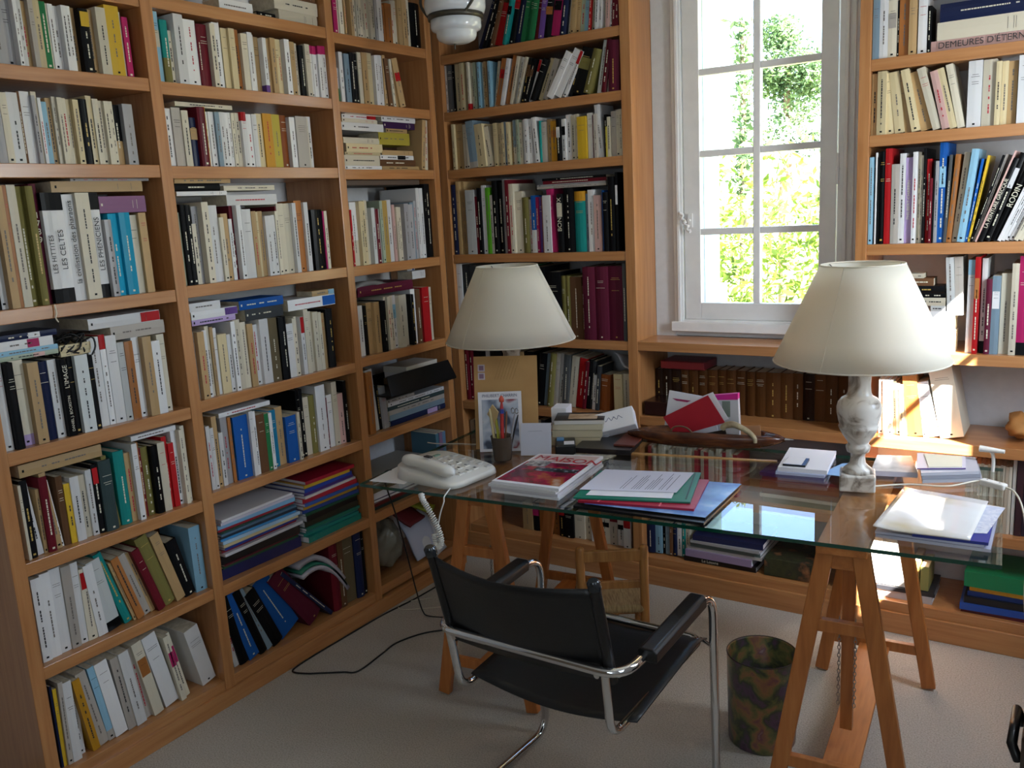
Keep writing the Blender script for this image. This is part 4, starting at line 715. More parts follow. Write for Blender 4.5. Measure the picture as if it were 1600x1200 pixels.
MB().box((-.13, -0.012, 0), (.91, 0.03, 0.094)).build('plinth', wood_x, bb, bevel=0.002)
bw = thing('low_bookcase', 'low beech bookcase under the window, its top forming the sill', 'bookcase')
MB().box((.91, 0, 1.102), (1.826, 0.205, 1.143)).build('sill_board', wood_x, bw, bevel=0.002)
shelves(bw, 'W', .91, 1.8265, 'B', (.803, .462, .13), .33)
MB().box((.91, -0.012, 0), (1.8265, 0.03, 0.089)).build('plinth', wood_x, bw, bevel=0.002)
be = thing('bookcase', 'beech bookcase to the right of the window, partly in sunlight', 'bookcase')
for x0, x1, z0 in ((1.8265, 1.867, 1.102), (1.8265, 1.867, 0.0), (2.98, 3.02, 0.0)):
    MB().box((x0, -0.003, z0), (x1, 0.33, 2.76 if z0 or x0 > 2 else 1.102)).build('upright', wood_z, be, bevel=0.002)
shelves(be, 'E', 1.867, 2.98, 'B', ZL['E'], .33)
MB().box((1.8265, -0.012, 0), (3.02, 0.03, 0.089)).build('plinth', wood_x, be, bevel=0.002)

# ---------------------------------------------------------------- books
class Slots:
    def __init__(self, fixed=None): self.l = []; self.fixed = fixed
    def __call__(self, m):
        if m not in self.l: self.l.append(m)
        return self.l.index(m)
def parse(col):
    base = col[:2]; d = {}
    i = 2
    while i < len(col): d[col[i]] = col[i + 1:i + 3]; i += 3
    return base, d
def book_geo(mb, sl, col, w, h, d, rng, M, plain=False, pages=None, psl=None):
    base, deco = parse(col)
    hard = base in ('dr', 'nv', 'pm', 'sg', 'bk', 'ru', 'dl', 'le', 'ol', 'tl') and w > 0.018
    t = 0.0028 if hard else 0.001
    t = min(t, w * 0.2)
    bul = min(w * 0.16, 0.006) if hard else min(w * 0.05, 0.0012)
    segs = [[0.0, h, base]]
    if '_' in deco: segs = [[0, h * (.40 if deco['_'] in ('tn', 'cr', 'wh', 'ol', 'gr') else .13), deco['_']], [h * (.40 if deco['_'] in ('tn', 'cr', 'wh', 'ol', 'gr') else .13), h, base]]
    if '^' in deco:
        c = h * .84; segs[-1][1] = c; segs.append([c, h, deco['^']])
    n = 4 if hard else 2
    arc = [(w * k / n, -bul * math.sin(math.pi * k / n)) for k in range(n + 1)]
    for z0, z1, c in segs:
        mi = sl(BK[c])
        mb.prism(arc + [(w, t), (0, t)], z0, z1, mi, M)
        mb.box((0, t, z0), (t, d, z1), mi, M); mb.box((w - t, t, z0), (w, d, z1), mi, M)
    g = 0.003 if hard else 0.0006
    (pages or mb).box((t * 1.01, t * 1.01, g), (w - t * 1.01, d - 0.003, h - g), (psl or sl)(pages_m), M)
    y = -bul - 0.0004; xc = w / 2
    dark = base in DARK
    ink = sl((ink_gold if rng.random() < .35 and hard else ink_light) if dark else (ink_red if rng.random() < .07 else ink_dark if rng.random() < .4 else ink_mid))
    if '-' in deco:
        a = rng.uniform(.50, .62); b = a + rng.uniform(.16, .26)
        if deco['-'] in ('rd', 'yl') and base in ('wh', 'bk', 'cr'): a, b = .72, .95
        if col in ('wh-pu', 'wh-bl', 'wh-rd', 'tn-lb') and h > w * 3: a, b = .72, .995
        mb.quad((w * .06, y, h * a), (w * .94, y, h * a), (w * .94, y, h * b), (w * .06, y, h * b), sl(BK[deco['-']]), M)
    if plain or w < 0.007: return
    def q(x0, x1, z0, z1, mi=ink): mb.quad((x0, y, z0), (x1, y, z0), (x1, y, z1), (x0, y, z1), mi, M)
    style = rng.random()
    if w > 0.02 and style < .45 or style < .12:         # lines printed across the spine
        for z in (rng.uniform(.78, .88), rng.uniform(.66, .74)):
            for r_ in range(rng.choice((1, 2))):
                ww = w * rng.uniform(.22, .36); zz = h * z - r_ * 0.007
                q(xc - ww, xc + ww, zz, zz + 0.0014)
    else:                                               # title running up the spine
        hw = min(w * .11, 0.0022); z = h * rng.uniform(.14, .3); end = h * rng.uniform(.62, .9)
        while z < end:
            L = rng.uniform(.004, .013)
            q(xc - hw, xc + hw, z, min(z + L, end)); z += L + .0018
            if rng.random() < .15: z += .015
    if rng.random() < .45: q(xc - min(w * .2, .004), xc + min(w * .2, .004), h * .035, h * .035 + .006, sl(BK['bk']) if not dark else ink)

stuff = MB(); stuff_sl = Slots()
def place(side, s, d, z, rz=0.0):
    return (Matrix.Translation((-d, s, z)) @ Matrix.Rotation(R(90) + rz, 4, 'Z')) if side == 'L' else (Matrix.Translation((s, d, z)) @ Matrix.Rotation(rz, 4, 'Z'))
TITLES = {
 'A3r7': [('1\n7\n8\n9', .024, ink_light, 'S', .64)], 'A3r8': [('LES HITTITES', .020, ink_dark, 'U', .27)], 'A3r9': [('LES CELTES', .024, ink_dark, 'U', .30)],
 'A3r10': [('la civilisation des pharaons', .0235, ink_dark, 'U', .16)], 'A3r12': [('LES PHENICIENS', .023, ink_dark, 'U', .26)],
 'A4r7': [("DANIEL J. BOORSTIN", .012, ink_light, 'U', .06), ("L'IMAGE", .020, ink_light, 'U', .62)],
 'D3r26': [('BONNIEUX', .030, ink_light, 'U', .36)], 'E3r8': [('PHILIBERT-CHARRIN', .0155, ink_light, 'U', .28)],
 'E3r27': [('LA PEINTURE GRECQUE', .0165, ink_light, 'U', .16)], 'E3r29': [('RODIN', .026, ink_light, 'U', .42)],
 'E1f0': [("DEMEURES D'ÉTERNITÉ", .030, ink_dark, 'U', .07)],
}
def emit(key, col, w, h, d, M, rng, group, name='book', cat='book'):
    titles = TITLES.get(key)
    if key in LABELS or titles:
        mb = MB(); sl = Slots(); pg = MB(); psl = Slots(pages_m)
        book_geo(mb, sl, col, w, h, d, rng, Matrix(), plain=bool(titles), pages=pg, psl=psl)
        o = mb.build(name, sl.l); o.matrix_world = M
        tag(o, LABELS.get(key), cat, group)
        pg.build('pages', psl.l, o)
        for body, size, m, mode, z in (titles or []):
            y = -min(w * 0.16, 0.006) - 0.001
            if mode == 'U': T = Matrix(((0, -1, 0, w * .5), (0, 0, -1, y), (1, 0, 0, h * z), (0, 0, 0, 1)))
            else: T = Matrix(((1, 0, 0, w * .5), (0, 0, -1, y), (0, 1, 0, h * z), (0, 0, 0, 1)))
            text_part('title', body, size, m, o, T, align='LEFT' if mode == 'U' else 'CENTER', label='lettering in the title')
        return o
    book_geo(stuff, stuff_sl, col, w, h, d, rng, M)
GROUPS = {'A': 'books in the leftmost bay', 'B': 'books in the middle bay', 'C': 'books in the corner bay', 'D': 'books left of the window', 'E': 'books right of the window', 'W': 'leather-bound volumes below the window'}
for rk, (side, d0, z, data) in ROWS.items():
    rng = random.Random(rk)
    for i, e in enumerate(data.split()):
        c = e.split(','); col = c[0]; s, w, h, an = (float(x) for x in c[1:])
        s /= 1000; w /= 1000; h /= 1000
        d = min(max(.075, h * rng.uniform(.62, .72)), .22 if side == 'L' else .26)
        if rk == 'W5': d = .115
        dd = d0 + (rng.uniform(-.012, .014) if rk != 'W5' else rng.uniform(-.004, .004)); d = min(d, .30 - dd)
        a = R(an); zz = z + 0.0005
        zo = w * math.sin(abs(a))
        M = place(side, s, dd, zz + zo) @ Matrix.Rotation(a, 4, 'Y')
        if an < 0: M = place(side, s, dd, zz) @ Matrix.Rotation(a, 4, 'Y')
        w -= 0.0004
        if rk == 'W5':
            LABELS[f'W5r{i}'] = f'{"dark" if col == "dl" else "brown"} leather-bound volume, {ORDN[i]} from left in the row under the sill'
            emit(f'W5r{i}', col, w, h, d, M, rng, GROUPS['W'], 'leather_volume', 'book')
        else: emit(f'{rk}r{i}', col, w, h, d, M, rng, GROUPS[rk[0]])
for rk, data in FLATS.items():
    rng = random.Random(rk + 'f'); side = 'L' if rk[0] in 'ABC' else 'B'
    for i, e in enumerate(data.split()):
        c = e.split(','); col = c[0]; s0, s1, z, t, d0 = (float(x) / 1000 for x in c[1:])
        L = abs(s1 - s0); d = min(max(.09, L * rng.uniform(.55, .68)), .2)
        M = place(side, min(s0, s1), d0, z + t + .0004) @ Matrix.Rotation(R(90), 4, 'Y')
        emit(f'{rk}f{i}', col, t - .0004, L, d, M, rng, GROUPS[rk[0]])
so = stuff.build('books', stuff_sl.l)
tag(so, 'the remaining small and half-hidden books filling the shelves', 'books', None, 'stuff')

# ---------------------------------------------------------------- magazines, folders and papers lying in piles on the shelves
def hexmat(h, rough=0.45, _c={}):
    if (h, rough) not in _c: _c[(h, rough)] = mat('tint_' + h, h, rough)
    return _c[(h, rough)]
def pile(side, z, items, group, where, name, cat, seed):
    """items: colour word, hex, start, end, thickness mm, inset; listed from the bottom"""
    rng = random.Random(seed); n = len(items); objs = []
    for i, (cw, hx, s0, s1, t, d0, dep) in enumerate(items):
        t /= 1000; rz = R(rng.uniform(-2.0, 2.0))
        L = s1 - s0
        mb = MB(); e = min(.0012, t * .3)
        soft = name != 'binder' and t > .004
        mb.box((0, 0, 0), (L, dep, e)); mb.box((0, 0, t - e), (L, dep, t))
        if rng.random() < .7 or name != 'magazine': mb.box((0, 0, e), (L, e, t - e))
        o = mb.build(name, hexmat(hx, 0.35))
        M = place(side, s0, d0 + rng.uniform(-.008, .008), z + .0004) @ Matrix.Translation((L / 2, dep / 2, 0)) @ Matrix.Rotation(rz, 4, 'Z') @ Matrix.Translation((-L / 2, -dep / 2, 0))
        o.matrix_world = M
        MB().box((.002, e * 1.5, e * 1.02), (L - .003, dep - .003, t - e * 1.02)).build('sheets', paper, o)
        tag(o, f'{cw} {cat}, {ORDN[n - 1 - i]} from the top of {where}', cat, group)
        z += t + .0004
    return z
pile('L', .4569, [('dark blue', '1a2058', -1.605, -1.215, 44, .03, .25), ('dark green', '17502f', -1.60, -1.23, 9, .03, .24), ('maroon', '5a1626', -1.60, -1.225, 7, .035, .24), ('black', '121214', -1.60, -1.22, 32, .03, .25),
     ('white', 'c8c6cc', -1.60, -1.205, 11, .02, .25), ('crimson', '8c1828', -1.60, -1.225, 12, .03, .24), ('royal blue', '1c3a8c', -1.598, -1.235, 8, .03, .24), ('cream', 'c8b88c', -1.595, -1.225, 11, .025, .24), ('pale blue', 'a4c4dc', -1.59, -1.215, 12, .03, .24),
     ('sky blue', '3a8cc4', -1.595, -1.23, 10, .03, .23), ('black-blue', '1c2a3c', -1.6, -1.225, 11, .03, .24), ('grey-blue', '4a6c84', -1.6, -1.23, 8, .03, .23), ('dark green', '1c4a3a', -1.595, -1.235, 5, .03, .23), ('red', '982030', -1.595, -1.23, 9, .03, .23),
     ('light blue', '7cb0d4', -1.597, -1.225, 16, .03, .24), ('lilac-white', 'c4c0d0', -1.595, -1.23, 10, .03, .24), ('white', 'd8d6d8', -1.59, -1.235, 9, .035, .23)],
     'folders in the left pile of the middle bay', 'the left folder pile in the middle bay', 'folder', 'folder', 1)
pile('L', .4569, [('sea green', '14786c', -1.19, -.868, 26, .03, .24), ('teal', '1a8478', -1.19, -.872, 12, .03, .24), ('blue-green', '2a7a80', -1.185, -.87, 12, .035, .23), ('teal green', '16705c', -1.19, -.872, 12, .03, .24),
     ('olive-black', '2c2c1e', -1.185, -.87, 24, .03, .24), ('black', '101012', -1.185, -.875, 26, .03, .24), ('dark green', '145038', -1.185, -.87, 10, .03, .24), ('deep blue', '1c3c84', -1.19, -.868, 14, .03, .24), ('mustard', 'b88c20', -1.185, -.872, 14, .03, .23),
     ('blue', '2858a4', -1.185, -.868, 12, .03, .24), ('bright red', 'b01c2c', -1.185, -.87, 20, .03, .24), ('white', 'd2ccc8', -1.185, -.88, 9, .03, .23), ('purple', '46286c', -1.18, -.885, 11, .03, .23), ('royal blue', '20409c', -1.175, -.89, 15, .03, .23), ('yellow-red', 'c8a028', -1.165, -.90, 12, .03, .22), ('crimson', 'a01830', -1.15, -.87, 14, .035, .22)],
     'folders in the right pile of the middle bay', 'the right folder pile in the middle bay', 'folder', 'folder', 2)
pile('L', .462, [('dark teal', '24403e', -.79, -.47, 18, .03, .22), ('dark red', '6c1c20', -.79, -.50, 14, .03, .22), ('grey', '5a5a58', -.78, -.40, 12, .03, .22), ('violet', '4a3080', -.77, -.27, 34, .03, .24), ('khaki', '7a6a48', -.79, -.30, 16, .03, .24), ('greige', '8c8270', -.79, -.29, 14, .035, .23), ('ochre', 'a88048', -.79, -.33, 10, .03, .23), ('ash grey', '6c6a62', -.79, -.36, 14, .03, .23), ('pale grey', '9a9890', -.78, -.34, 9, .03, .22)],
     'magazines in the corner bay', 'the brown magazine pile in the corner bay', 'magazine', 'magazine', 3)
for i, (cw, h, y) in enumerate((('pale blue', '4c7488', -.30), ('lilac', '8a6c8a', -.272), ('sky blue', '6484a0', -.247))):
    o = MB().box((-.19, y, .463), (-.035, y + .024, .463 + .235)).build('magazine', hexmat(h)); tag(o, f'{cw} slim album standing at the right end, corner bay', 'magazine', 'albums in the corner bay') if 0 else None
    o.location = (0, 0, 0)
    MB().box((-.185, y + .003, .6985), (-.038, y + .021, .6995)).build('sheets', paper_cream, o)
    tag(o, f'{cw} slim album standing upright beside the brown magazine pile', 'album')
# open black tray lying on the magazines in the corner bay
tr = thing('document_tray', 'open black plastic document tray jutting out of the corner bay', 'tray', (0, 0, 0))
MB().box((-.22, -.70, .968), (.055, -.222, .974)).box((-.22, -.70, .974), (-.215, -.222, 1.02)).build('tray_base', black_plastic, tr)
MB().add([(.055, -.70, .974), (.055, -.222, .974), (.02, -.235, 1.058), (.02, -.68, 1.058)], [(0, 1, 2, 3)]).build('front_flap', black_plastic, tr, solid=.004)
for i, (cw, h, z, t, y1) in enumerate((('brown', '6a543a', .975, 30, -.26), ('white', 'd0ccc8', 1.006, 26, -.25), ('cream', 'd2cabc', 1.033, 30, -.255))):
    o = MB().box((-.17, y1 - .23, z), (-.03, y1, z + t / 1000)).build('book', hexmat(h)); tag(o, f'{cw} book lying in the black tray, {ORDN[2 - i]} from the top of its pile', 'book', 'books in the black tray')
    MB().box((-.168, y1, z + .002), (-.032, y1 + .0012, z + t / 1000 - .002)).build('pages', pages_m, o)
# crumpled plastic bag and papers on the bottom shelf of the corner bay
rg = random.Random(5)
def crumple(c, s, amp, seed):
    r = random.Random(seed); ph = [(r.uniform(-9, 9), r.uniform(-9, 9), r.uniform(-9, 9), r.uniform(0, 6)) for _ in range(7)]
    def fn(u, v):
        th = u * 2 * math.pi; p = (v - .5) * math.pi
        d = Vector((math.cos(th) * math.cos(p), math.sin(th) * math.cos(p), math.sin(p)))
        k = 1 + amp * sum(math.sin(a * d.x + b * d.y + e * d.z + f) for a, b, e, f in ph) / 3
        return (c[0] + d.x * s[0] * k, c[1] + d.y * s[1] * k, c[2] + d.z * s[2] * k)
    return fn
bag = MB().grid(crumple((-.12, -.65, .25), (.085, .10, .11), .2, 3), 26, 16)
tag(bag.build('plastic_bag', mat('clear_grey_plastic', '787466', 0.25, 0.0, 0.6)), 'crumpled grey plastic bag on the bottom shelf of the corner bay', 'bag')
for i, (lab, h, c, rot, sz) in enumerate((('bundle of blue-white printed papers hanging off the bottom corner shelf', 'b8bcd0', (-.05, -.46, .24), (28, 62, 12), (.21, .15, .016)),
                                       ('white paper sheaf sagging beneath the blue-white printed papers', 'd0d0d4', (-.04, -.41, .215), (30, 58, 20), (.21, .13, .012)),
                                       ('yellow-green card lying over the papers in the corner bay', '9aa030', (-.08, -.43, .375), (6, 8, 30), (.17, .11, .008)),
                                       ('dark red folder among the papers in the bottom corner', '6c1c24', (-.12, -.50, .36), (10, 20, 8), (.20, .13, .01)))):
    o = MB().grid(lambda u, v: ((u - .5) * sz[0], (v - .5) * sz[1], .012 * math.sin(u * 5) + .008 * math.sin(v * 4 + 1)), 10, 8).build('paper_bundle', hexmat(h, .7), solid=sz[2])
    o.location = c; o.rotation_euler = [R(a) for a in rot]; tag(o, lab, 'papers')
# bulging papers in a teal folder on the lowest shelf of the middle bay
def bulge(off):
    return lambda u, v: (-.022 - .2 * v, -1.255 + .25 * u + off * .4, .345 + .03 - .15 * u ** 2.2 + .03 * math.sin(u * 3) - off)
for i, (lab, h, off, th) in enumerate((('grey-white loose papers bulging on top of the teal folder', 'a8a4ac', 0.0, .02), ('teal folder bent over the leaning magazines, middle bay', '1c7058', .03, .009), ('white papers bent under the teal folder, middle bay', 'b4aeb8', .05, .016))):
    tag(MB().grid(bulge(off), 14, 4).build('folder' if i == 1 else 'paper_bundle', hexmat(h, .6), solid=th), lab, 'folder' if i == 1 else 'papers')
# grey plastic sleeve over the dark red book, corner bay
tag(MB().grid(lambda u, v: (-.03 - .2 * v, -.77 + .33 * u, 1.436 + .012 * math.sin(u * 6) + .01 * math.sin(v * 5 + u * 4) + .012), 16, 10).build('plastic_sleeve', mat('grey_film', '8a8884', .25), solid=.018), 'grey crumpled plastic sleeve on the dark red book, corner bay', 'sleeve')
bx = MB(); bx.box((-.24, -.785, 1.868), (-.03, -.45, 1.90)); bx.box((-.20, -.45, 1.868), (-.025, -.25, 1.898))
tag(bx.build('archive_box', mat('brown_card', '6a5a4c', .6), bevel=.003), 'flat brown archive box lying on the books, corner bay', 'box') if 0 else None
o = MB().box((-.26, -.775, 1.882), (-.03, -.29, 1.905)).build('archive_box', mat('brown_card', '5c4c40', .6), bevel=.004); tag(o, 'flat brown archive box lying across the books, fourth shelf, corner bay', 'box')
# tangled black cable on the books in the leftmost bay
pts = []; rg = random.Random(8)
for i in range(60): pts.append((-.06 + .03 * math.sin(i * .9) + rg.uniform(-.01, .01), -2.055 + .045 * math.sin(i * .77 + 1) + rg.uniform(-.008, .008), 1.415 + .03 * math.cos(i * 1.1) + rg.uniform(-.006, .006)))
pts += [(-.02, -1.99, 1.43), (-.012, -1.985, 1.40), (-.012, -2.0, 1.375)]
tag(MB().tube(smooth_path(pts, 3), .003, n=6).build('cable_coil', black_cable), 'tangled coil of black cable on books in the leftmost bay', 'cable')
tag(MB().tube(smooth_path([(.006, -2.105, 1.545), (.008, -2.104, 1.52), (.007, -2.108, 1.505), (.004, -2.10, 1.492)], 4), .0022, n=6).build('string', paper_cream), 'short pale string hanging over the shelf edge, leftmost bay', 'string')

# things on the low shelves under and beside the window
def upright_row(name, cat, items, z, group, labf, seed, d0=.04, pages=True):
    rng = random.Random(seed)
    for i, (cw, hx, x, w, h, dep) in enumerate(items):
        M = place('B', x, d0 + rng.uniform(-.006, .006), z + .0005)
        o = MB().box((0, 0, 0), (w - .0006, .0015, h)).box((0, .0015, 0), (.001, dep, h)).box((w - .0016, .0015, 0), (w - .0006, dep, h)).build(name, hexmat(hx)); o.matrix_world = M
        MB().box((.0011, .0016, .001), (w - .0017, dep - .002, h - .001)).build('pages', pages_m, o)
        tag(o, labf(i, cw), cat, group)
it = []; x = 2.235; rg = random.Random(4)
for i in range(15):
    w = rg.uniform(.008, .013); it.append(('cream', rg.choice(['c4bca8', 'd2ccbc', 'b4aa98']), x, w, .262 + rg.uniform(-.003, .003), .2)); x += w
it.append(('pale grey', 'c8c6c0', x + .002, .012, .295, .21)); x += .016
for h in ('3a2028', '241c2c', '1c1c2c', '6a2830', '20243c'): it.append(('dark', h, x, .022, .29, .21)); x += .0225
upright_row('magazine', 'magazine', it, .462, 'thin magazines at the right end', lambda i, cw: f'{cw} thin magazine, {ORDN[i] if i < 20 else "last"} from left on the low shelf, far right', 6)
it = []; x = .93; rg = random.Random(7)
cols = ['c8c0ae', 'b8b2a4', '8c2432', 'd0cabc', 'a8a090', 'c8c2b4', 'b0a898', '9a2a38']
for i in range(26):
    w = rg.uniform(.011, .022); hc = rg.choice(cols); it.append(('red' if hc in ('8c2432', '9a2a38') else 'cream' if hc in ('c8c0ae', 'd0cabc', 'c8c2b4') else 'greige', hc, x, w, .20 + rg.uniform(-.015, .01), .17)); x += w
upright_row('booklet', 'booklet', it, .462, 'booklets on the shelf behind the desk glass', lambda i, cw: f'thin {cw} booklet, {ORDN[i]} from left in the row seen through the glass under the window', 8)
pile('B', .462, [('olive', '6a6a48', 1.46, 1.80, 24, .03, .22), ('cream', 'b8ae98', 1.45, 1.78, 14, .03, .22), ('brown', '6a4a34', 1.46, 1.81, 22, .03, .23), ('maroon', '5c1a24', 1.45, 1.80, 36, .03, .24), ('dark red', '6e2030', 1.46, 1.80, 16, .035, .22), ('purple', '46286a', 1.45, 1.72, 16, .03, .21)],
     'albums lying under the window', 'the flat pile under the window', 'album', 'album', 11)
AC = {'2c2a30': 'charcoal', '6a2030': 'wine red', '3c4a48': 'slate', 'b4aa98': 'cream', '1c2030': 'navy', '7a6a58': 'brown', '245a40': 'green', '8c8478': 'greige'}
it = []; x = -.075; rg = random.Random(9)
for i in range(30):
    w = rg.uniform(.018, .042); hc = rg.choice(list(AC)); it.append((AC[hc], hc, x, w, .24 + rg.uniform(-.03, .03), .2)); x += w
    if x > .82: break
upright_row('album', 'album', it, .462, 'tall albums behind the desk', lambda i, cw: f'tall {cw} album, {ORDN[i]} from left on the shelf behind the desk, left of window', 10)
zt = pile('B', .13, [('black', '101012', 1.10, 1.435, 24, .03, .25), ('lilac', '9a86a4', 1.11, 1.42, 32, .03, .25), ('white', 'b8b4b0', 1.115, 1.46, 14, .035, .25), ('grey-green', '5e6a66', 1.13, 1.45, 22, .035, .24), ('silver', 'a8a4a4', 1.135, 1.455, 12, .03, .24), ('navy', '20264c', 1.14, 1.46, 26, .03, .24)],
     'art books lying under the window', 'the pile on the bottom shelf under the window', 'book', 'book', 12)
for o in C.objects:
    if o.get('group') == 'art books lying under the window' and 'black' in o['label']:
        text_part('title', 'Le Louvre', .019, ink_light, o, Matrix.Translation((.085, -.0012, .012)) @ Matrix.Rotation(R(90), 4, 'X'), label='white lettering')
        o['label'] = 'black book lettered Le Louvre, at the bottom of its pile'
fl = noisy('painted_figures', [(0.3, '1e2418'), (0.45, '3a3c22'), (0.55, '2a2a20'), (0.66, '8a5c38'), (0.75, 'a89878')], 14, .5, 4)
tag(MB().box((1.47, .03, .131), (1.70, .25, .212)).build('picture_box', fl, bevel=.003), 'dark box printed with painted figures, on the bottom shelf', 'box')
pile('B', .13, [('grey striped', 'b4b4b8', 1.90, 2.14, 30, .03, .2), ('black and white', '2a2a2e', 1.93, 2.145, 18, .035, .2)], 'books at the bottom right', 'the low sunlit pile right of window', 'book', 'book', 13)
for i, (cw, h, x, w, hh) in enumerate((('white', 'd8d6d0', 1.905, .045, .21), ('white', 'd2ccc0', 1.952, .05, .20), ('white', 'd8d4cc', 2.004, .045, .19), ('yellow-brown', 'a88848', 2.06, .028, .12), ('olive', '8a8a50', 2.092, .03, .10))):
    o = MB().box((x, .04, .181), (x + w, .19, .181 + hh)).build('book', hexmat(h)); tag(o, f'{cw} book in the sun, {ORDN[i]} from left on the pile beside the trestle', 'book', 'sunlit books at the bottom')
    MB().box((x + .002, .042, .181 + hh), (x + w - .002, .188, .182 + hh)).build('pages', pages_m, o)
pile('B', .13, [('dark red', '5c1622', 2.245, 2.52, 14, .02, .24), ('blue', '1f4aa0', 2.235, 2.50, 26, .02, .24), ('black', '131316', 2.25, 2.52, 26, .025, .24), ('dark blue', '16306a', 2.26, 2.50, 18, .03, .24), ('yellow and white', 'd8a020', 2.27, 2.50, 20, .03, .22), ('green', '14784a', 2.25, 2.54, 60, .02, .24)],
     'binders at the right end', 'the binder pile at the bottom right', 'binder', 'binder', 14)
tag(MB().box((.925, .02, .8036), (1.075, .2, .868)).build('wooden_box', mat('dark_lacquer', '2a1210', .25), bevel=.003), 'dark lacquered box at the left end of the leather volumes', 'box')
o = MB().box((.955, .14, .9985), (1.165, .30, 1.035)).build('book', hexmat('7a2028', .4), bevel=.004); tag(o, 'dark red leather book lying on top of the leather volumes', 'book')
MB().box((.958, .1395, 1.003), (1.162, .1405, 1.030)).build('spine_band', hexmat('8e2c30', .35), o)
pbag = MB().grid(crumple((2.40, .17, .855), (.05, .09, .052), .18, 9), 20, 12)
tag(pbag.build('paper_bag', mat('kraft_paper', 'b07a40', .8)), 'crumpled brown paper bag at the right edge of the shelf', 'bag')
# plastic bag on the two ivory books behind the desk
tag(MB().grid(lambda u, v: (.77 + .085 * u + .02 * v, .04 + .1 * v, .985 + .095 * (1 - u) * (1 - .3 * v) + .01 * math.sin(9 * u)), 8, 6).build('plastic_sleeve', mat('milky_film', 'b4b4b8', .3), solid=.004), 'milky plastic sleeve draped over books at the right end', 'sleeve')

# ---------------------------------------------------------------- desk: a glass plate on two trestles
GLASS_Z = .840
g = MB(); g.prism([(.492, -1.393), (2.453, -1.241), (2.387, -.392), (.426, -.543)], GLASS_Z - .011, GLASS_Z, 0, None, 1)
desk = g.build('glass_desktop', [desk_glass, glass_edge]); tag(desk, 'clear glass desktop with a green edge resting on two trestles', 'desk')
def trestle(cx_, cy_, rz, label, hl=.41):
    t = thing('trestle', label, 'trestle', (cx_, cy_, 0), rz, 'desk trestles')
    MB().box((-.065, -hl - .035, .803), (.065, hl + .035, .828)).box((-.03, -hl, .75), (.03, hl, .803)).build('top_board', trestle_wood_y, t, bevel=.003)
    for sy in (-1, 1):
        y = sy * (hl - .005)
        for sx in (-1, 1):
            MB().bar((sx * .045, y * .985, .803), (sx * .182, y * 1.01, 0.008), .028, .046, up=(1, 0, 0)).build('leg', trestle_wood, t, bevel=.003)
        MB().bar((-.085, y * .99, .58), (.085, y * .99, .58), .022, .036).build('crossbar', trestle_wood, t, bevel=.002)
        MB().bar((-.155, y * 1.005, .145), (.155, y * 1.005, .145), .022, .036).build('crossbar', trestle_wood, t, bevel=.002)
    MB().bar((.0, -hl + .14, .80), (.0, -hl + .14, .20), .034, .026, up=(0, 1, 0)).build('height_post', trestle_wood, t, bevel=.002)
    MB().bar((0.0, -hl + .015, .135), (.0, hl - .015, .135), .10, .016).build('brace', trestle_wood_y, t, bevel=.002)
    for sx in (-1, 1):
        ch = MB()
        for i in range(22):
            z = .55 - i * .0125
            ch.tube([(sx * .022 + (.004 if i % 2 else 0) * math.cos(a), -hl + .12 + (0 if i % 2 else .004) * math.cos(a), z + .008 * math.sin(a)) for a in [k * math.pi / 4 for k in range(8)]], .0013, n=5, closed=True)
        ch.build('chain', steel, t)
    return t
trestle(2.045, -.815, R(4.5), 'right beech trestle, standing beside the floral waste bin')
trestle(.81, -.80, R(6), 'left beech trestle, partly hidden behind the black chair')
# what lies on the desk is scaled about the camera to reach the glass
GT = .74
CAM_SCALE = Matrix.Translation((.2560, -.3515, .1729)) @ Matrix.Scale(.9015, 4)
first_on_desk = set(C.objects)

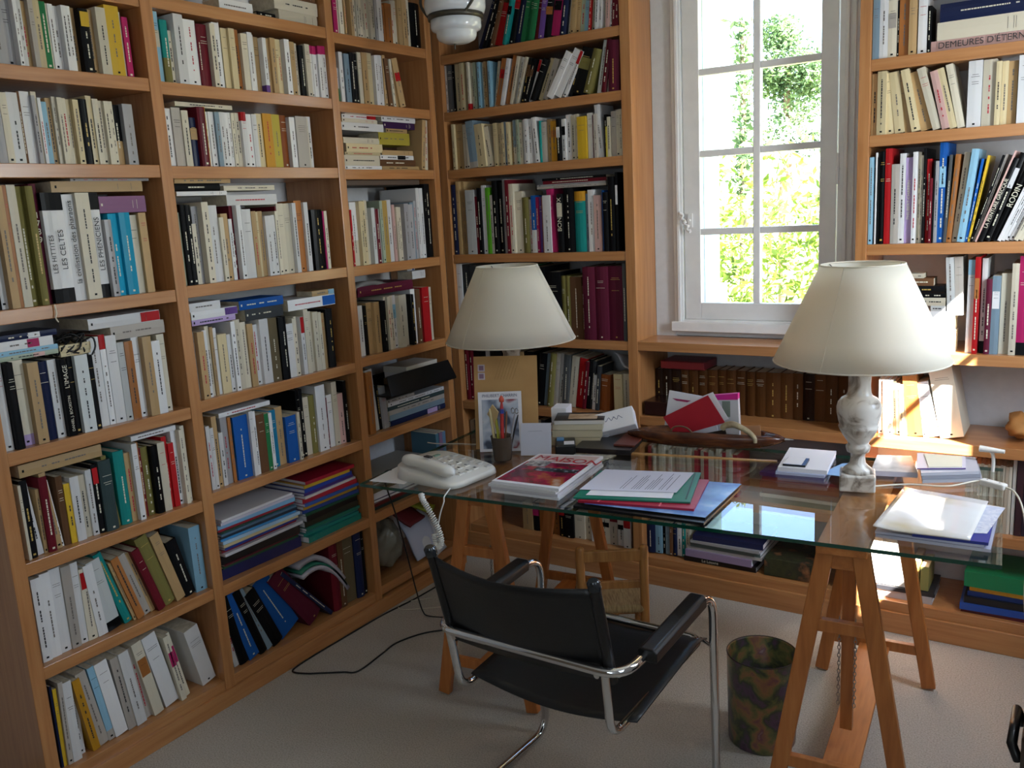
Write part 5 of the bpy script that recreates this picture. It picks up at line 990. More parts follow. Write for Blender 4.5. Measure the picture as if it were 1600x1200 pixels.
# ---------------------------------------------------------------- lamps
marble = noisy('veined_marble', [(0.34, '7c7064'), (0.42, 'b0a69a'), (0.5, 'd2ccc2'), (0.8, 'dedad2')], 13, .3, 7, (1, 1, .8), distort=1.6)
shade_m = mat("ivory_lampshade", "eee8da", .8)
shade_m.node_tree.nodes['Principled BSDF'].inputs['Transmission Weight'].default_value = 0.0
tb = nd(shade_m, 'ShaderNodeBsdfTranslucent'); tb.inputs[0].default_value = rgb('eee6d4'); mx = nd(shade_m, 'ShaderNodeMixShader'); mx.inputs[0].default_value = .5
shade_m.node_tree.links.new(shade_m.node_tree.nodes['Principled BSDF'].outputs[0], mx.inputs[1]); shade_m.node_tree.links.new(tb.outputs[0], mx.inputs[2])
shade_m.node_tree.links.new(mx.outputs[0], shade_m.node_tree.nodes['Material Output'].inputs[0])
def lamp(x, y, label, rz):
    t = thing('table_lamp', label, 'lamp', (x, y, GT), rz, 'marble table lamps')
    MB().box((-.058, -.058, .0005), (.058, .058, .058)).build('plinth', marble, t, bevel=.006)
    pr = [(.001, .058), (.048, .058), (.046, .072), (.036, .080), (.026, .092), (.023, .115), (.025, .128), (.036, .132), (.040, .145), (.040, .152), (.033, .160), (.036, .168), (.052, .192), (.064, .215), (.066, .222), (.062, .226), (.066, .24), (.072, .268), (.073, .288), (.069, .305), (.058, .32), (.044, .328), (.041, .333), (.038, .34), (.036, .36), (.037, .395), (.040, .402), (.040, .408), (.05, .42), (.066, .438), (.078, .446), (.08, .452), (.076, .458), (.001, .458)]
    MB().lathe(pr, n=40).build('urn_body', marble, t)
    MB().lathe([(.008, .455), (.008, .62), (.016, .62), (.016, .67), (.001, .67)], n=16).build('lamp_holder', steel, t)
    sp = MB(); r0, r1, z0, z1 = .282, .132, .452, .772
    sp.grid(lambda u, v: ((r0 + (r1 - r0) * v) * math.cos(u * 2 * math.pi), (r0 + (r1 - r0) * v) * math.sin(u * 2 * math.pi), z0 + (z1 - z0) * v), 64, 4)
    sh = sp.build('lamp_shade', shade_m, t, solid=.0025)
    for r, z in ((r0, z0), (r1, z1)): MB().tube([(r * math.cos(k * math.pi / 32), r * math.sin(k * math.pi / 32), z) for k in range(64)], .0028, n=6, closed=True).build('shade_rim', shade_m, sh)
    MB().tube([((r0 + .0018) * math.cos(-2.0), (r0 + .0018) * math.sin(-2.0), z0), ((r1 + .0018) * math.cos(-2.0), (r1 + .0018) * math.sin(-2.0), z1)], .0012, n=5).build('shade_seam', shade_m, sh)
    sp = MB()
    for k in range(3): sp.tube([(0, 0, .665), (.131 * math.cos(k * 2.094 + .4), .131 * math.sin(k * 2.094 + .4), .768)], .002, n=6)
    sp.build('shade_carrier', steel, t)
lamp(1.952, -.468, 'white marble urn lamp with ivory shade at the right, by the window', R(12))
lamp(.475, -.365, 'ivory shaded lamp behind the brown envelope on the left', R(12))
def scale_about_camera():
    global first_on_desk
    for o in [o for o in C.objects if o not in first_on_desk and o.parent is None]:
        o.matrix_world = CAM_SCALE @ o.matrix_basis
    first_on_desk = set(C.objects)
scale_about_camera()

# ---------------------------------------------------------------- opal glass pendant
pn = thing('pendant_lamp', 'white stepped opal glass pendant lamp hanging near the corner', 'pendant lamp', (.422, -.555, 0))
opal = mat('opal_glass', 'd4d8da', .12, 0, .6)
MB().lathe([(.001, 2.405), (.05, 2.408), (.072, 2.418), (.079, 2.43), (.080, 2.446), (.084, 2.449), (.096, 2.455), (.1, 2.465), (.1, 2.496), (.094, 2.503), (.098, 2.508), (.114, 2.516), (.121, 2.535), (.121, 2.56), (.116, 2.575), (.09, 2.60), (.05, 2.62), (.03, 2.625)], n=48).build('globe', opal, pn)
bz = mat('dark_bronze', '4a463c', .4, .6)
MB().lathe([(.099, 2.492), (.110, 2.493), (.110, 2.512), (.1, 2.513)], n=48).build('ring', bz, pn)
for a in (3.6, 5.7, 1.5): MB().tube(smooth_path([(.105 * math.cos(a), .105 * math.sin(a), 2.505), (.135 * math.cos(a + .25), .135 * math.sin(a + .25), 2.56), (.10 * math.cos(a + .4), .10 * math.sin(a + .4), 2.64), (.02, 0, 2.70)], 5), .0055, n=8).build('strap', bz, pn)
MB().tube([(0, 0, 2.62), (0, 0, 2.779)], .007).lathe([(.03, 2.625), (.03, 2.64), (.008, 2.65)]).lathe([(.05, 2.755), (.05, 2.779)]).build('stem', bz, pn)
MB().tube([(-.01, 0, 2.408), (-.012, 0, 2.385)], .003).build('finial', bz, pn)

# ---------------------------------------------------------------- chrome and leather cantilever chair
dark_chrome = mat('dark_chrome', (0.05, 0.055, 0.06), 0.12, 0.7)
ch = thing('office_chair', 'black leather cantilever chair with bent chrome tube frame', 'chair')
fr = round_path([(1.41, -1.79, .0135), (1.70, -1.79, .0135), (1.742, -1.285, .0135), (1.733, -1.285, .642), (1.70, -1.805, .628), (1.125, -1.80, .628), (1.143, -1.27, .642), (1.133, -1.27, .0135), (1.10, -1.79, .0135), (1.405, -1.79, .0135)], [0, .05, .07, .075, .07, .07, .075, .07, .05, 0], 8)
MB().tube(fr, .0125, n=14, closed=True).build('tube_frame', chrome, ch)
st = round_path([(1.648, -1.795, .622), (1.645, -1.765, .425), (1.672, -1.225, .455), (1.17, -1.215, .455), (1.168, -1.755, .425), (1.165, -1.79, .622)], [0, .06, .035, .035, .06, 0], 8)
MB().tube(st, .0115, n=14).build('seat_tube', chrome, ch)
MB().tube([(1.672, -1.225, .455), (1.732, -1.27, .46)], .006).tube([(1.17, -1.215, .455), (1.143, -1.262, .46)], .006).build('seat_bolts', chrome, ch)
MB().grid(lambda u, v: (1.158 + .525 * u + .004 * v, -1.695 + .485 * v, .436 + .03 * v + .006 - .034 * math.sin(math.pi * u) * (1 - .45 * v) - .02 * max(0, v - .9) * 10), 18, 14).build('seat', black_leather, ch, solid=.005)
MB().grid(lambda u, v: (1.163 + .49 * u, -1.765 - .075 * v - .05 * math.sin(math.pi * u) * (.35 + .65 * v), .585 + .275 * v - .012 * math.sin(math.pi * u) * v), 20, 10).build('backrest', black_leather, ch, solid=.006)
for x in (1.163, 1.653):
    MB().tube([(x, -1.765, .585), (x, -1.84, .866)], .0145, n=12).build('back_stile', black_leather, ch)
    MB().tube([(x, -1.839, .862), (x, -1.845, .880), (x, -1.846, .886)], [.0168, .0168, .012], n=16).build('stile_cap', dark_chrome, ch)
for x, px, s in ((1.718, 1.72, 1), (1.134, 1.134, -1)):
    pad = MB()
    def sec(y, k): return [(x - .0 + .008 * s * (y + 1.55) - .027 * k, y, .642 - .006 - .018 + .0275 * (y + 1.8)), (x + .027 * k + .008 * s * (y + 1.55), y, .642 - .024 + .0275 * (y + 1.8)), (x + .027 * k, y, .652 + .0275 * (y + 1.8) - .006), (x + .018 * k, y, .66 + .0275 * (y + 1.8) - .006), (x - .018 * k, y, .66 + .0275 * (y + 1.8) - .006), (x - .027 * k, y, .652 + .0275 * (y + 1.8) - .006)]
    ys = [-1.70, -1.36]; vs = [p for y in ys for p in sec(y, 1)]
    pad.add(vs, [(5, 4, 3, 2, 1, 0), (6, 7, 8, 9, 10, 11)] + [(i, (i + 1) % 6, 6 + (i + 1) % 6, 6 + i) for i in range(6)])
    pad.build('arm_pad', black_leather, ch, bevel=.004)
for x, y in ((1.19, -1.806), (1.63, -1.806)): MB().tube([(x, y + .02, .615), (x, y, .613)], .008).build('bolt', chrome, ch)

# ---------------------------------------------------------------- small rush-seated chair under the desk
wc = thing('childs_chair', 'small wooden rush-seated chair standing under the desk', 'chair', (1.2, -.875, 0), R(32))
def lpost(x, y, h): return MB().lathe([(.001, 0.001), (.014, .001), (.0165, .03), (.0165, h - .012), (.013, h - .003), (.001, h)], n=12, c=(x, y))
for x in (-.115, .115):
    lpost(x, 0, .545).build('back_post', chair_wood, wc); lpost(x, .20, .31).build('leg', chair_wood, wc)
for z, hh in ((.507, .042), (.395, .03)): MB().bar((-.115, 0, z), (.115, 0, z), hh * .45, hh).build('back_rail', chair_wood, wc, bevel=.003)
for z in (.09, .19):
    MB().bar((-.115, .20, z), (.115, .20, z), .014, .014).build('stretcher', chair_wood, wc)
    for x in (-.115, .115): MB().bar((x, 0, z + .02), (x, .2, z + .02), .014, .014).build('stretcher', chair_wood, wc)
rush = noisy('woven_rush', [(0.3, '8a6e4a'), (0.6, 'b09468')], 40, .8, 3, (6, .6, 1), .3)
MB().box((-.125, -.015, .285), (.125, .215, .315)).build('seat', rush, wc, bevel=.012)

# ---------------------------------------------------------------- waste bin
floral = noisy('floral_decoupage', [(0.28, '2a2022'), (0.40, '5c4258'), (0.47, '3c4430'), (0.53, '68683c'), (0.59, '946a44'), (0.66, '744650'), (0.78, 'c8b4aa')], 13, .28, 9, (1, 1, 1), distort=.35)
bi = thing('waste_bin', 'cylindrical waste bin covered in dark floral decoupage', 'waste bin', (1.772, -.95, 0))
MB().lathe([(.001, .001), (.104, .001), (.107, .008), (.111, .302), (.1125, .305), (.109, .307), (.1065, .302), (.103, .012), (.001, .010)], n=48).build('bin_body', floral, bi)
MB().tube([(.1105 * math.cos(k * math.pi / 24), .1105 * math.sin(k * math.pi / 24), .306) for k in range(48)], .0022, n=6, closed=True).build('rim', mat('bin_rim', '3a2c24', .3), bi)
first_on_desk = set(C.objects)

# ---------------------------------------------------------------- things lying on the desk
def slab(name, pts, z0, z1, m, label, cat, bevel=None, side=None, group=None, parent=None):
    o = MB().prism(pts, z0, z1, 0, None, 1 if side else 0).build(name, [m, side] if side else m, parent, bevel=bevel)
    return tag(o, label, cat, group) if parent is None else o
def lerp2(q, u, v):
    a, b, c, d = [Vector(p) for p in q]
    return (a * (1 - u) + b * u) * (1 - v) + (d * (1 - u) + c * u) * v
def patch(name, q, u0, v0, u1, v1, z, m, parent, label=None):
    p = [lerp2(q, u, v) for u, v in ((u0, v0), (u1, v0), (u1, v1), (u0, v1))]
    o = MB().quad(*[(a.x, a.y, z) for a in p]).build(name, m, parent)
    if label: o['label'] = label
    return o
def on_quad(q, u, v, z, size=1.0):
    """frame lying on the quad, x along its first edge"""
    p = lerp2(q, u, v); a = Vector(q[1]) - Vector(q[0]); ang = math.atan2(a.y, a.x)
    return Matrix.Translation((p.x, p.y, z)) @ Matrix.Rotation(ang, 4, 'Z')
# telephone
ph = thing('telephone', 'white push-button desk telephone with coiled cord at the desk corner', 'telephone', (.515, -.925, GT + .0005), R(84))
def phz(x, y): return .022 + .030 * (y + .17) / .34
n_ = 24; out = []
for k in range(n_):
    a = 2 * math.pi * k / n_; ca, sa = math.cos(a), math.sin(a)
    out.append((.148 * math.copysign(abs(ca) ** .45, ca), .172 * math.copysign(abs(sa) ** .45, sa) + .012 * (1 - abs(ca))))
b = MB(); vs = [(x, y, 0) for x, y in out] + [(x * .985, y * .985, phz(x, y) - .007) for x, y in out] + [(x * .94, y * .95, phz(x, y)) for x, y in out] + [(0, 0, phz(0, 0) + .001)]
fs = [tuple(reversed(range(n_)))] + [(r * n_ + k, r * n_ + (k + 1) % n_, (r + 1) * n_ + (k + 1) % n_, (r + 1) * n_ + k) for r in range(2) for k in range(n_)] + [(2 * n_ + k, 2 * n_ + (k + 1) % n_, 3 * n_) for k in range(n_)]
b.add(vs, fs, 0, True); b.build('phone_body', white_plastic, ph)
hp = []
for i in range(15):
    y = -.135 + .27 * i / 14; q_ = abs(i - 7) / 7
    hp.append((-.104, y, phz(0, y) + .030 - .012 * q_ ** 2 + .004))
hs = MB().tube(hp, [(.006 if i in (0, 14) else .026 if i in (1, 13) else .032 if i in (2, 12) else .032 if i in (3, 11) else .029) for i in range(15)], n=16)
hs.v = [(x, y, phz(0, y) + .034 + (z - phz(0, y) - .034) * .72) for x, y, z in hs.v]
hs.v = [(x if x > -.13 else -.13 + (x + .13) * .4, y, z) for x, y, z in hs.v]
h = hs.build('handset', white_plastic, ph)
MB().box((-.112, -.02, .099), (-.094, .012, .1035)).build('handset_slot', ink_dark, h)
key_m = mat('phone_key', 'e2dfd8', .4)
keys = MB(); gl = MB()
for r in range(4):
    for c in range(3):
        x = -.035 + c * .042; y = -.10 + r * .045
        keys.box((x - .014, y - .011, phz(x, y) - .002), (x + .014, y + .011, phz(x, y) + .004))
kb = keys.build('keypad', key_m, ph, bevel=.002)
for r, rowt in enumerate(('*0#', '789', '456', '123')):
    for c, t_ in enumerate(rowt):
        x = -.035 + c * .042; y = -.10 + r * .045
        text_part('key_symbol', t_, .02, ink_dark, ph, Matrix.Translation((x, y, phz(x, y) + .0052)) @ Matrix.Rotation(math.atan(.03 / .34), 4, 'X'), align='CENTER', label='dark digit on a key')
fk = hexmat('c2c2c0')
for x, y, w_, d_ in [(.105, -.12 + r * .045, .014, .009) for r in range(5)] + [(-.03 + c * .035, .078, .012, .006) for c in range(4)]:
    MB().box((x - w_, y - d_, phz(x, y) - .002), (x + w_, y + d_, phz(x, y) + .0032)).build('function_key', fk, ph, bevel=.0015)
MB().box((-.055, .105, phz(0, .105) - .006), (.03, .135, phz(0, .135) + .0015)).build('display', hexmat('5c6258', .15), ph)
MB().box((.045, .105, phz(0, .105) - .006), (.075, .122, phz(0, .122) + .003)).build('green_key', hexmat('7c9c8c'), ph)
co = MB(); ax = smooth_path([(.592, -1.185, .752), (.60, -1.19, .735), (.623, -1.195, .71), (.649, -1.195, .67), (.669, -1.195, .63), (.678, -1.195, .59), (.667, -1.195, .565), (.652, -1.195, .575), (.650, -1.195, .61)], 26)
hel = []
for i, p in enumerate(ax):
    d = (ax[min(i + 1, len(ax) - 1)] - ax[max(i - 1, 0)]).normalized(); u = d.cross(Vector((0, 1, 0))).normalized(); w_ = d.cross(u); a = i * 1.35
    hel.append(p + (u * math.cos(a) + w_ * math.sin(a)) * .0095)
o = co.tube(hel, .0028, n=6).build('coiled_cord', white_plastic); o.parent = ph; o.matrix_parent_inverse = Matrix.LocRotScale(ph.location, ph.rotation_euler, None).inverted()
o = MB().tube(smooth_path([(.66, -1.10, .756), (.682, -1.165, .748), (.694, -1.185, .735), (.679, -1.192, .69), (.661, -1.195, .622), (.650, -1.195, .60)], 8), .0026, n=8).build('line_cord', white_plastic); o.parent = ph; o.matrix_parent_inverse = Matrix.LocRotScale(ph.location, ph.rotation_euler, None).inverted()
slab('papers', [(.275, -1.115), (.43, -1.09), (.385, -.79), (.25, -.79), (.247, -.9)], GT + .0002, GT + .0004, paper, 'white papers sticking out under the telephone', 'papers')
tag(MB().tube(smooth_path([(-.05, -.56, .741 - .003), (.10, -.565, .742), (.183, -.568, .7425), (.28, -.53, .7425), (.352, -.511, .7425), (.42, -.46, .7425), (.46, -.42, .7425)], 6)[8:], .0022, n=6).build('lamp_cord', cream_plastic), 'thin white cord crossing the glass behind the telephone', 'cord')
# pile of magazines
mq = [(.790, -1.035), (1.068, -1.018), (1.022, -.585), (.765, -.655)]
def sh_quad(q, s, dx=0, dy=0):
    c = sum((Vector(p) for p in q), Vector((0, 0))) / 4
    return [tuple(c + (Vector(p) - c) * s + Vector((dx, dy))) for p in q]
for i in range(4):
    z = GT + .0005 + i * .0105
    q = sh_quad(mq, .99 - .006 * (i % 2), .006 * (1 - i % 3), .004 * (i % 2))
    if i < 3: slab('magazine', q, z, z + .010, hexmat(('d4d2d4', 'c8c4c8', 'd8d6d8')[i]), f'white-edged magazine, {ORDN[3 - i]} from the top of the red magazine pile', 'magazine', group='magazines in the desk pile')
    else:
        mg = slab('magazine', q, z, z + .011, paper, 'glossy red magazine lettered MAISON on top of its pile', 'magazine')
        zz = z + .0113
        cr_ = noisy('magazine_cover_red', [(0.3, 'b88880'), (0.5, 'd0b8b4'), (0.7, 'dccccb')], 9, .3, 4)
        patch('cover_picture', q, .03, .05, .97, .70, zz, noisy('magazine_photo', [(0.3, '3c2430'), (0.42, '7a1c38'), (0.5, 'a01c44'), (0.6, 'b06438'), (0.7, 'c8a894')], 9, .2, 4), mg)
        patch('cover_band', q, .03, .72, .97, .97, zz, cr_, mg)
        patch('photo_strip', q, .30, .42, .95, .53, zz + .0002, noisy('photo_dark', [(0.35, '16161c'), (0.55, '3a4450'), (0.7, 'a8b0b8')], 40, .25, 3), mg)
        patch('photo_light', q, .06, .55, .40, .74, zz + .0002, noisy('photo_grey', [(0.35, '4a4648'), (0.5, '9a9494'), (0.7, 'dcd8d6')], 40, .25, 3), mg)
        text_part('masthead', 'MAISON', .080, mat('masthead_red', 'b80c28', .4), mg, on_quad(q, .05, .86, zz + .0008), .92, label='red masthead lettering')
# teal, red and blue folders with a letter on top
bq = [(1.155, -1.06), (1.612, -1.035), (1.60, -.66), (1.12, -.76)]
slab('portfolio', bq, GT + .0003, GT + .009, black_plastic, 'black portfolio at the bottom of the coloured folders', 'portfolio')
blue_sky = noisy('sky_print', [(0.3, '2a5aa8'), (0.5, '6a96d0'), (0.65, 'c4d4ec'), (0.8, '5a8acc')], 7, .25, 3)
slab('folder', [(1.19, -1.045), (1.606, -1.005), (1.597, -.63), (1.20, -.69)], GT + .0093, GT + .016, blue_sky, 'blue folder printed with white clouds, under the red folder', 'folder', side=black_plastic)
rf = slab('folder', [(1.165, -1.045), (1.552, -.965), (1.484, -.652), (1.112, -.75)], GT + .0163, GT + .024, mat('red_card', 'a81c38', .35), 'red elastic-band folder between the teal and blue ones', 'folder')
MB().bar((1.235, -1.0325, GT + .0246), (1.20, -.73, GT + .0246), .006, .0008).bar((1.44, -.99, GT + .0246), (1.375, -.685, GT + .0246), .006, .0008).build('elastic_band', hexmat('d86070'), rf)
tf = slab('folder', [(1.145, -1.04), (1.523, -.925), (1.436, -.602), (1.085, -.725)], GT + .0255, GT + .031, mat('teal_card', '157a64', .35), 'teal green folder under the printed letter', 'folder')
MB().bar((1.50, -.905, GT + .0315), (1.42, -.62, GT + .0315), .005, .0008).build('elastic_band', hexmat('0e4038'), tf)
lq = [(1.175, -1.005), (1.455, -.92), (1.41, -.75), (1.14, -.80)]
slab('letter', lq, GT + .0325, GT + .0328, paper, 'white sheets sticking out below the printed letter', 'letter')
lq = [(1.128, -.965), (1.448, -.862), (1.418, -.625), (1.10, -.715)]
le = slab('letter', lq, GT + .034, GT + .0344, mat('letter_paper', 'd6d4e2', .8), 'printed letter lying on the teal folder', 'letter')
tl = MB(); rg = random.Random(3)
for u in [.40, .43, .52, .545, .57, .595, .66, .685, .71, .735, .80, .825, .88]:
    v0 = .10; v1 = rg.uniform(.55, .9)
    a, b = lerp2(lq, u, v0), lerp2(lq, u, v1); tl.bar((a.x, a.y, GT + .0346), (b.x, b.y, GT + .0346), .0022, .0002)
tl.build('text_lines', print_grey, le)
# yardstick
tag(MB().bar((1.0, -.392, GT + .003), (1.615, -.272, GT + .003), .016, .005).build('ruler', noisy('pale_stick', [(0.3, 'b08048'), (0.7, 'd0a468')], 8, .4)), 'long thin wooden ruler lying across the glass', 'ruler')
# weaver's shuttle used as letter tray
shw = noisy('rosewood', [(0.3, '361a0e'), (0.5, '542a16'), (0.7, '74411f')], 9, .25, 5, (1, 5, 5))
sh = thing('shuttle_tray', 'long boat-shaped wooden shuttle holding letters on the desk', 'tray', (1.275, -.155, GT + .001), R(11))
n_ = 28; rings = []
def shw_(t): return .066 * max(0.0, 1 - abs(t) ** 3.2) ** .6
vs = []
for i in range(n_ + 1):
    t = -1 + 2 * i / n_; x = .325 * t; w_ = max(.003, shw_(t)); zb = .034 * abs(t) ** 3; ze = .068 - .020 * abs(t) ** 4
    inn = .012 if abs(t) < .72 else ze - .001
    wi = w_ * .78 if abs(t) < .72 else w_ * .05
    vs += [(x, -w_ * .55, zb), (x, -w_, zb + (ze - zb) * .55), (x, -w_ * .93, ze), (x, -wi, ze), (x, -wi * .9, inn), (x, wi * .9, inn), (x, wi, ze), (x, w_ * .93, ze), (x, w_, zb + (ze - zb) * .55), (x, w_ * .55, zb)]
k_ = 10; fs = [(i * k_ + j, i * k_ + (j + 1) % k_, (i + 1) * k_ + (j + 1) % k_, (i + 1) * k_ + j) for i in range(n_) for j in range(k_)] + [tuple(range(k_)), tuple(reversed(range(n_ * k_, (n_ + 1) * k_)))]
MB().add(vs, [tuple(reversed(f)) for f in fs], 0, True).build('shuttle_body', shw, sh)
MB().tube([(.32, 0, .042), (.345, 0, .042), (.358, 0, .042)], [.006, .004, .001]).build('metal_tip', steel, sh)
MB().box((.245, -.012, .0585), (.285, .012, .0605)).build('eye_slot', ink_dark, sh)
MB().tube(smooth_path([(-.13, -.045, .03), (-.125, -.045, .075), (-.10, -.045, .09), (-.06, -.045, .083), (-.03, -.045, .05), (-.025, -.045, .03)], 5), .0035).build('wire_loop', hexmat('6a4a34', .3), sh)
def upr(name, pts, y, th, m, label, cat, parent=None, tilt=0):
    a = sum(pts[i][0] * pts[(i + 1) % len(pts)][1] - pts[(i + 1) % len(pts)][0] * pts[i][1] for i in range(len(pts)))
    if a < 0: pts = pts[::-1]
    n = len(pts); vs = [(x, y + tilt * (z - .75), z) for x, z in pts] + [(x, y + th + tilt * (z - .75), z) for x, z in pts]
    o = MB().add(vs, [tuple(range(n)), tuple(reversed(range(n, 2 * n)))] + [(i, n + i, n + (i + 1) % n, (i + 1) % n) for i in range(n)]).build(name, m, parent)
    return tag(o, label, cat) if label else o
en = upr('envelope', [(1.108, .958), (1.292, .939), (1.33, .762), (1.075, .757)], -.118, .003, paper, 'large white envelope behind the red one in the shuttle', 'envelope')
upr('stripe', [(1.12, .925), (1.285, .915), (1.285, .905), (1.14, .915)], -.1185, .0003, hexmat('a02860'), None, None, en)
upr('envelope', [(1.09, .846), (1.291, .956), (1.364, .846), (1.147, .766)], -.150, .002, mat('red_paper', 'b0182a', .6), 'bright red envelope tilted in the wooden shuttle', 'envelope')
upr('envelope', [(1.16, .90), (1.308, .968), (1.375, .86), (1.25, .80)], -.138, .0015, paper, 'white envelope peeping out behind the red envelope', 'envelope')
pk_ = upr('packet', [(1.285, .93), (1.402, .938), (1.41, .76), (1.29, .758)], -.103, .022, mat('clear_wrapper', 'c8c8ca', .15), 'clear packet with a pink header in the shuttle', 'packet')
upr('header_card', [(1.283, .925), (1.402, .935), (1.402, .962), (1.283, .945)], -.1035, .023, hexmat('c81c84', .4), None, None, pk_)
upr('packet_picture', [(1.335, .925), (1.37, .927), (1.37, .86), (1.335, .858)], -.1036, .0003, hexmat('7a8478', .3), None, None, pk_)
upr('envelope', [(1.40, .82), (1.49, .832), (1.495, .768), (1.41, .764)], -.088, .002, hexmat('b8845c', .8), 'small buff envelope at the right end of the shuttle', 'envelope')
horn = noisy('antler_horn', [(0.3, '7a6850'), (0.5, 'a89878'), (0.7, 'cfc2a0')], 18, .45, 5, bump=.4)
kn = thing('letter_opener', 'knife with a curved antler handle sticking out of the shuttle', 'letter opener')
MB().tube(smooth_path([(1.362, -.178, .826), (1.376, -.178, .842), (1.408, -.175, .848), (1.44, -.17, .836), (1.472, -.168, .818), (1.492, -.166, .796), (1.494, -.165, .778)], 5), [.011, .0115, .012, .0125, .013, .0135, .0135, .014, .014, .014, .0135, .013, .013, .0125, .012, .012, .0115, .0115, .011, .011, .0105, .0105, .010, .010, .0095, .0095, .009, .009, .0085, .0085, .008][:31]).build('handle', horn, kn)
MB().bar((1.375, -.172, .815), (1.24, -.165, .775), .004, .018).build('blade', hexmat('2a2420', .3), kn)
# big brown envelope leaning on the lamp, art card and white card in front
def leaning(name, base, direc, w, h, lean, th, m, label, cat):
    d = Vector((*direc, 0)).normalized(); nrm = Vector((-d.y, d.x, 0)); up = (Vector((0, 0, 1)) * math.cos(R(lean)) + nrm * math.sin(R(lean)))
    M = Matrix((( d.x, up.x, -d.cross(up).x * -1, base[0]), (d.y, up.y, d.cross(up).y, base[1]), (d.z, up.z, d.cross(up).z, base[2]), (0, 0, 0, 1)))
    nn = d.cross(up); M = Matrix(((d.x, up.x, nn.x, base[0]), (d.y, up.y, nn.y, base[1]), (d.z, up.z, nn.z, base[2]), (0, 0, 0, 1)))
    o = MB().box((0, 0, -th), (w, h, 0)).build(name, m); o.matrix_world = M
    return tag(o, label, cat)
kraft = noisy('kraft_envelope', [(0.3, 'b48a54'), (0.7, 'c29a62')], 8, .7)
ev = leaning('envelope', (.405, -.575, GT + .002), (.80, .34), .275, .40, 8, .004, kraft, 'large brown kraft envelope leaning against the left lamp', 'envelope')
for y in (.335, .30): MB().box((.018, y, 0), (.048, y + .03, .0006)).build('stamp', hexmat('c8bcc4', .6), ev); 
for y in (.340, .305): MB().box((.023, y, .0006), (.043, y + .02, .0009)).build('stamp_print', hexmat('8a6a80', .6), ev)
pm = MB()
for k in range(7): pm.bar((.09 + k * .013, .30, .0006), (.12 + k * .013, .385, .0006), .001, .0003, up=(0, 0, 1))
pm.build('postmark', hexmat('94703e', .7), ev)
pc = leaning('art_card', (.448, -.606, GT + .002), (.154, .084), .185, .255, 9, .004, paper, 'art catalogue lettered PHILIBERT-CHARRIN leaning on the brown envelope', 'catalogue')
art = noisy('abstract_figures', [(0.36, '3c4658'), (0.44, '9aa4b8'), (0.5, 'b8c0cc'), (0.56, 'c8ccd4'), (0.62, '943040'), (0.68, 'd4d0cc')], 10, .6, 2, distort=.6)
MB().quad((.015, .012, .0004), (.170, .012, .0004), (.170, .222, .0004), (.015, .222, .0004)).build('cover_picture', art, pc)
text_part('title', 'PHILIBERT-CHARRIN', .0185, hexmat('6a6c84', .6), pc, Matrix.Translation((.0925, .238, .0006)), .88, 'CENTER', 'grey-blue lettering')
wcard = leaning('note_card', (.64, -.583, GT + .002), (.12, .05), .128, .135, 14, .0012, mat('note_paper', 'c8cad8', .8), 'plain white square card leaning beside the pen pot', 'card')
MB().bar((.03, .10, .0004), (.09, .102, .0004), .002, .0003).build('pencil_note', hexmat('a4a8b8', .8), wcard)
pot = thing('pen_pot', 'smoky brown plastic pen pot in front of the art catalogue', 'pen pot', (.597, -.655, GT + .0005))
MB().lathe([(.001, .0), (.036, 0), (.0365, .003), (.046, .098), (.047, .1), (.0445, .1), (.035, .005), (.001, .004)], n=32).build('pot_body', mat('smoky_plastic', '4e443c', .25), pot)
rg = random.Random(2)
for i, (nm, lab, h, dx, dy, L, r, tx, ty) in enumerate((('pencil', 'cream flat stick in the pen pot', 'cfc090', -.02, -.01, .17, .006, -.16, .05), ('pen', 'dark slim pen in the pen pot', '2a2c30', -.012, .006, .17, .0035, -.14, .1), ('pencil', 'yellow-green marker in the pen pot', 'a0a030', -.004, -.016, .14, .0055, -.05, .02), ('pen', 'tall red and blue novelty pen in the pot', 'b02c28', .008, -.012, .20, .008, .02, .03),
     ('pencil', 'brown pencil in the pen pot', '8a5c3c', .0, .014, .16, .004, .05, .1), ('scissors', 'steel scissors in the pen pot', '9a9a9c', .024, .004, .16, .004, .2, .05), ('pen', 'black pen at the right of the pen pot', '1c1c20', .018, .016, .15, .0038, .24, .12), ('pencil', 'pale wooden pencil in the pen pot', 'c0a070', -.026, .008, .155, .004, -.22, .1))):
    p = Vector((.597 + dx, -.655 + dy, GT + .006)); L *= 1.2; q = p + Vector((tx * L, ty * L, L)); 
    mb = MB().tube([p, p + (q - p) * .9, q], [r, r, r * .5], n=8)
    o = mb.build(nm, hexmat(h, .35)); tag(o, lab, 'scissors' if nm == 'scissors' else nm)
    if 'novelty' in lab:
        c = p + (q - p) * .8; MB().tube([c, c + (q - p) * .12], [.0095, .007], n=10).build('cap', hexmat('2c3c8c', .3), o); MB().lathe([(.001, q.z - .004), (.010, q.z), (.011, q.z + .012), (.006, q.z + .022), (.001, q.z + .026)], n=12, c=(q.x, q.y)).build('figure_top', hexmat('c85038', .4), o)
    if nm == 'scissors':
        for s_ in (-1, 1): MB().tube([(q.x + .009 * s_ + .008 * math.cos(k * .6), q.y, q.z + .01 + .011 * math.sin(k * .6)) for k in range(11)], .002, n=6).build('finger_ring', steel, o)
upr('clothes_peg', [(.528, .925), (.556, .968), (.584, .938), (.572, .905), (.600, .80), (.588, .80), (.558, .895)], -.652, .006, hexmat('c4a878', .6), 'wooden spatula with a square tip standing in the pen pot', 'spatula')
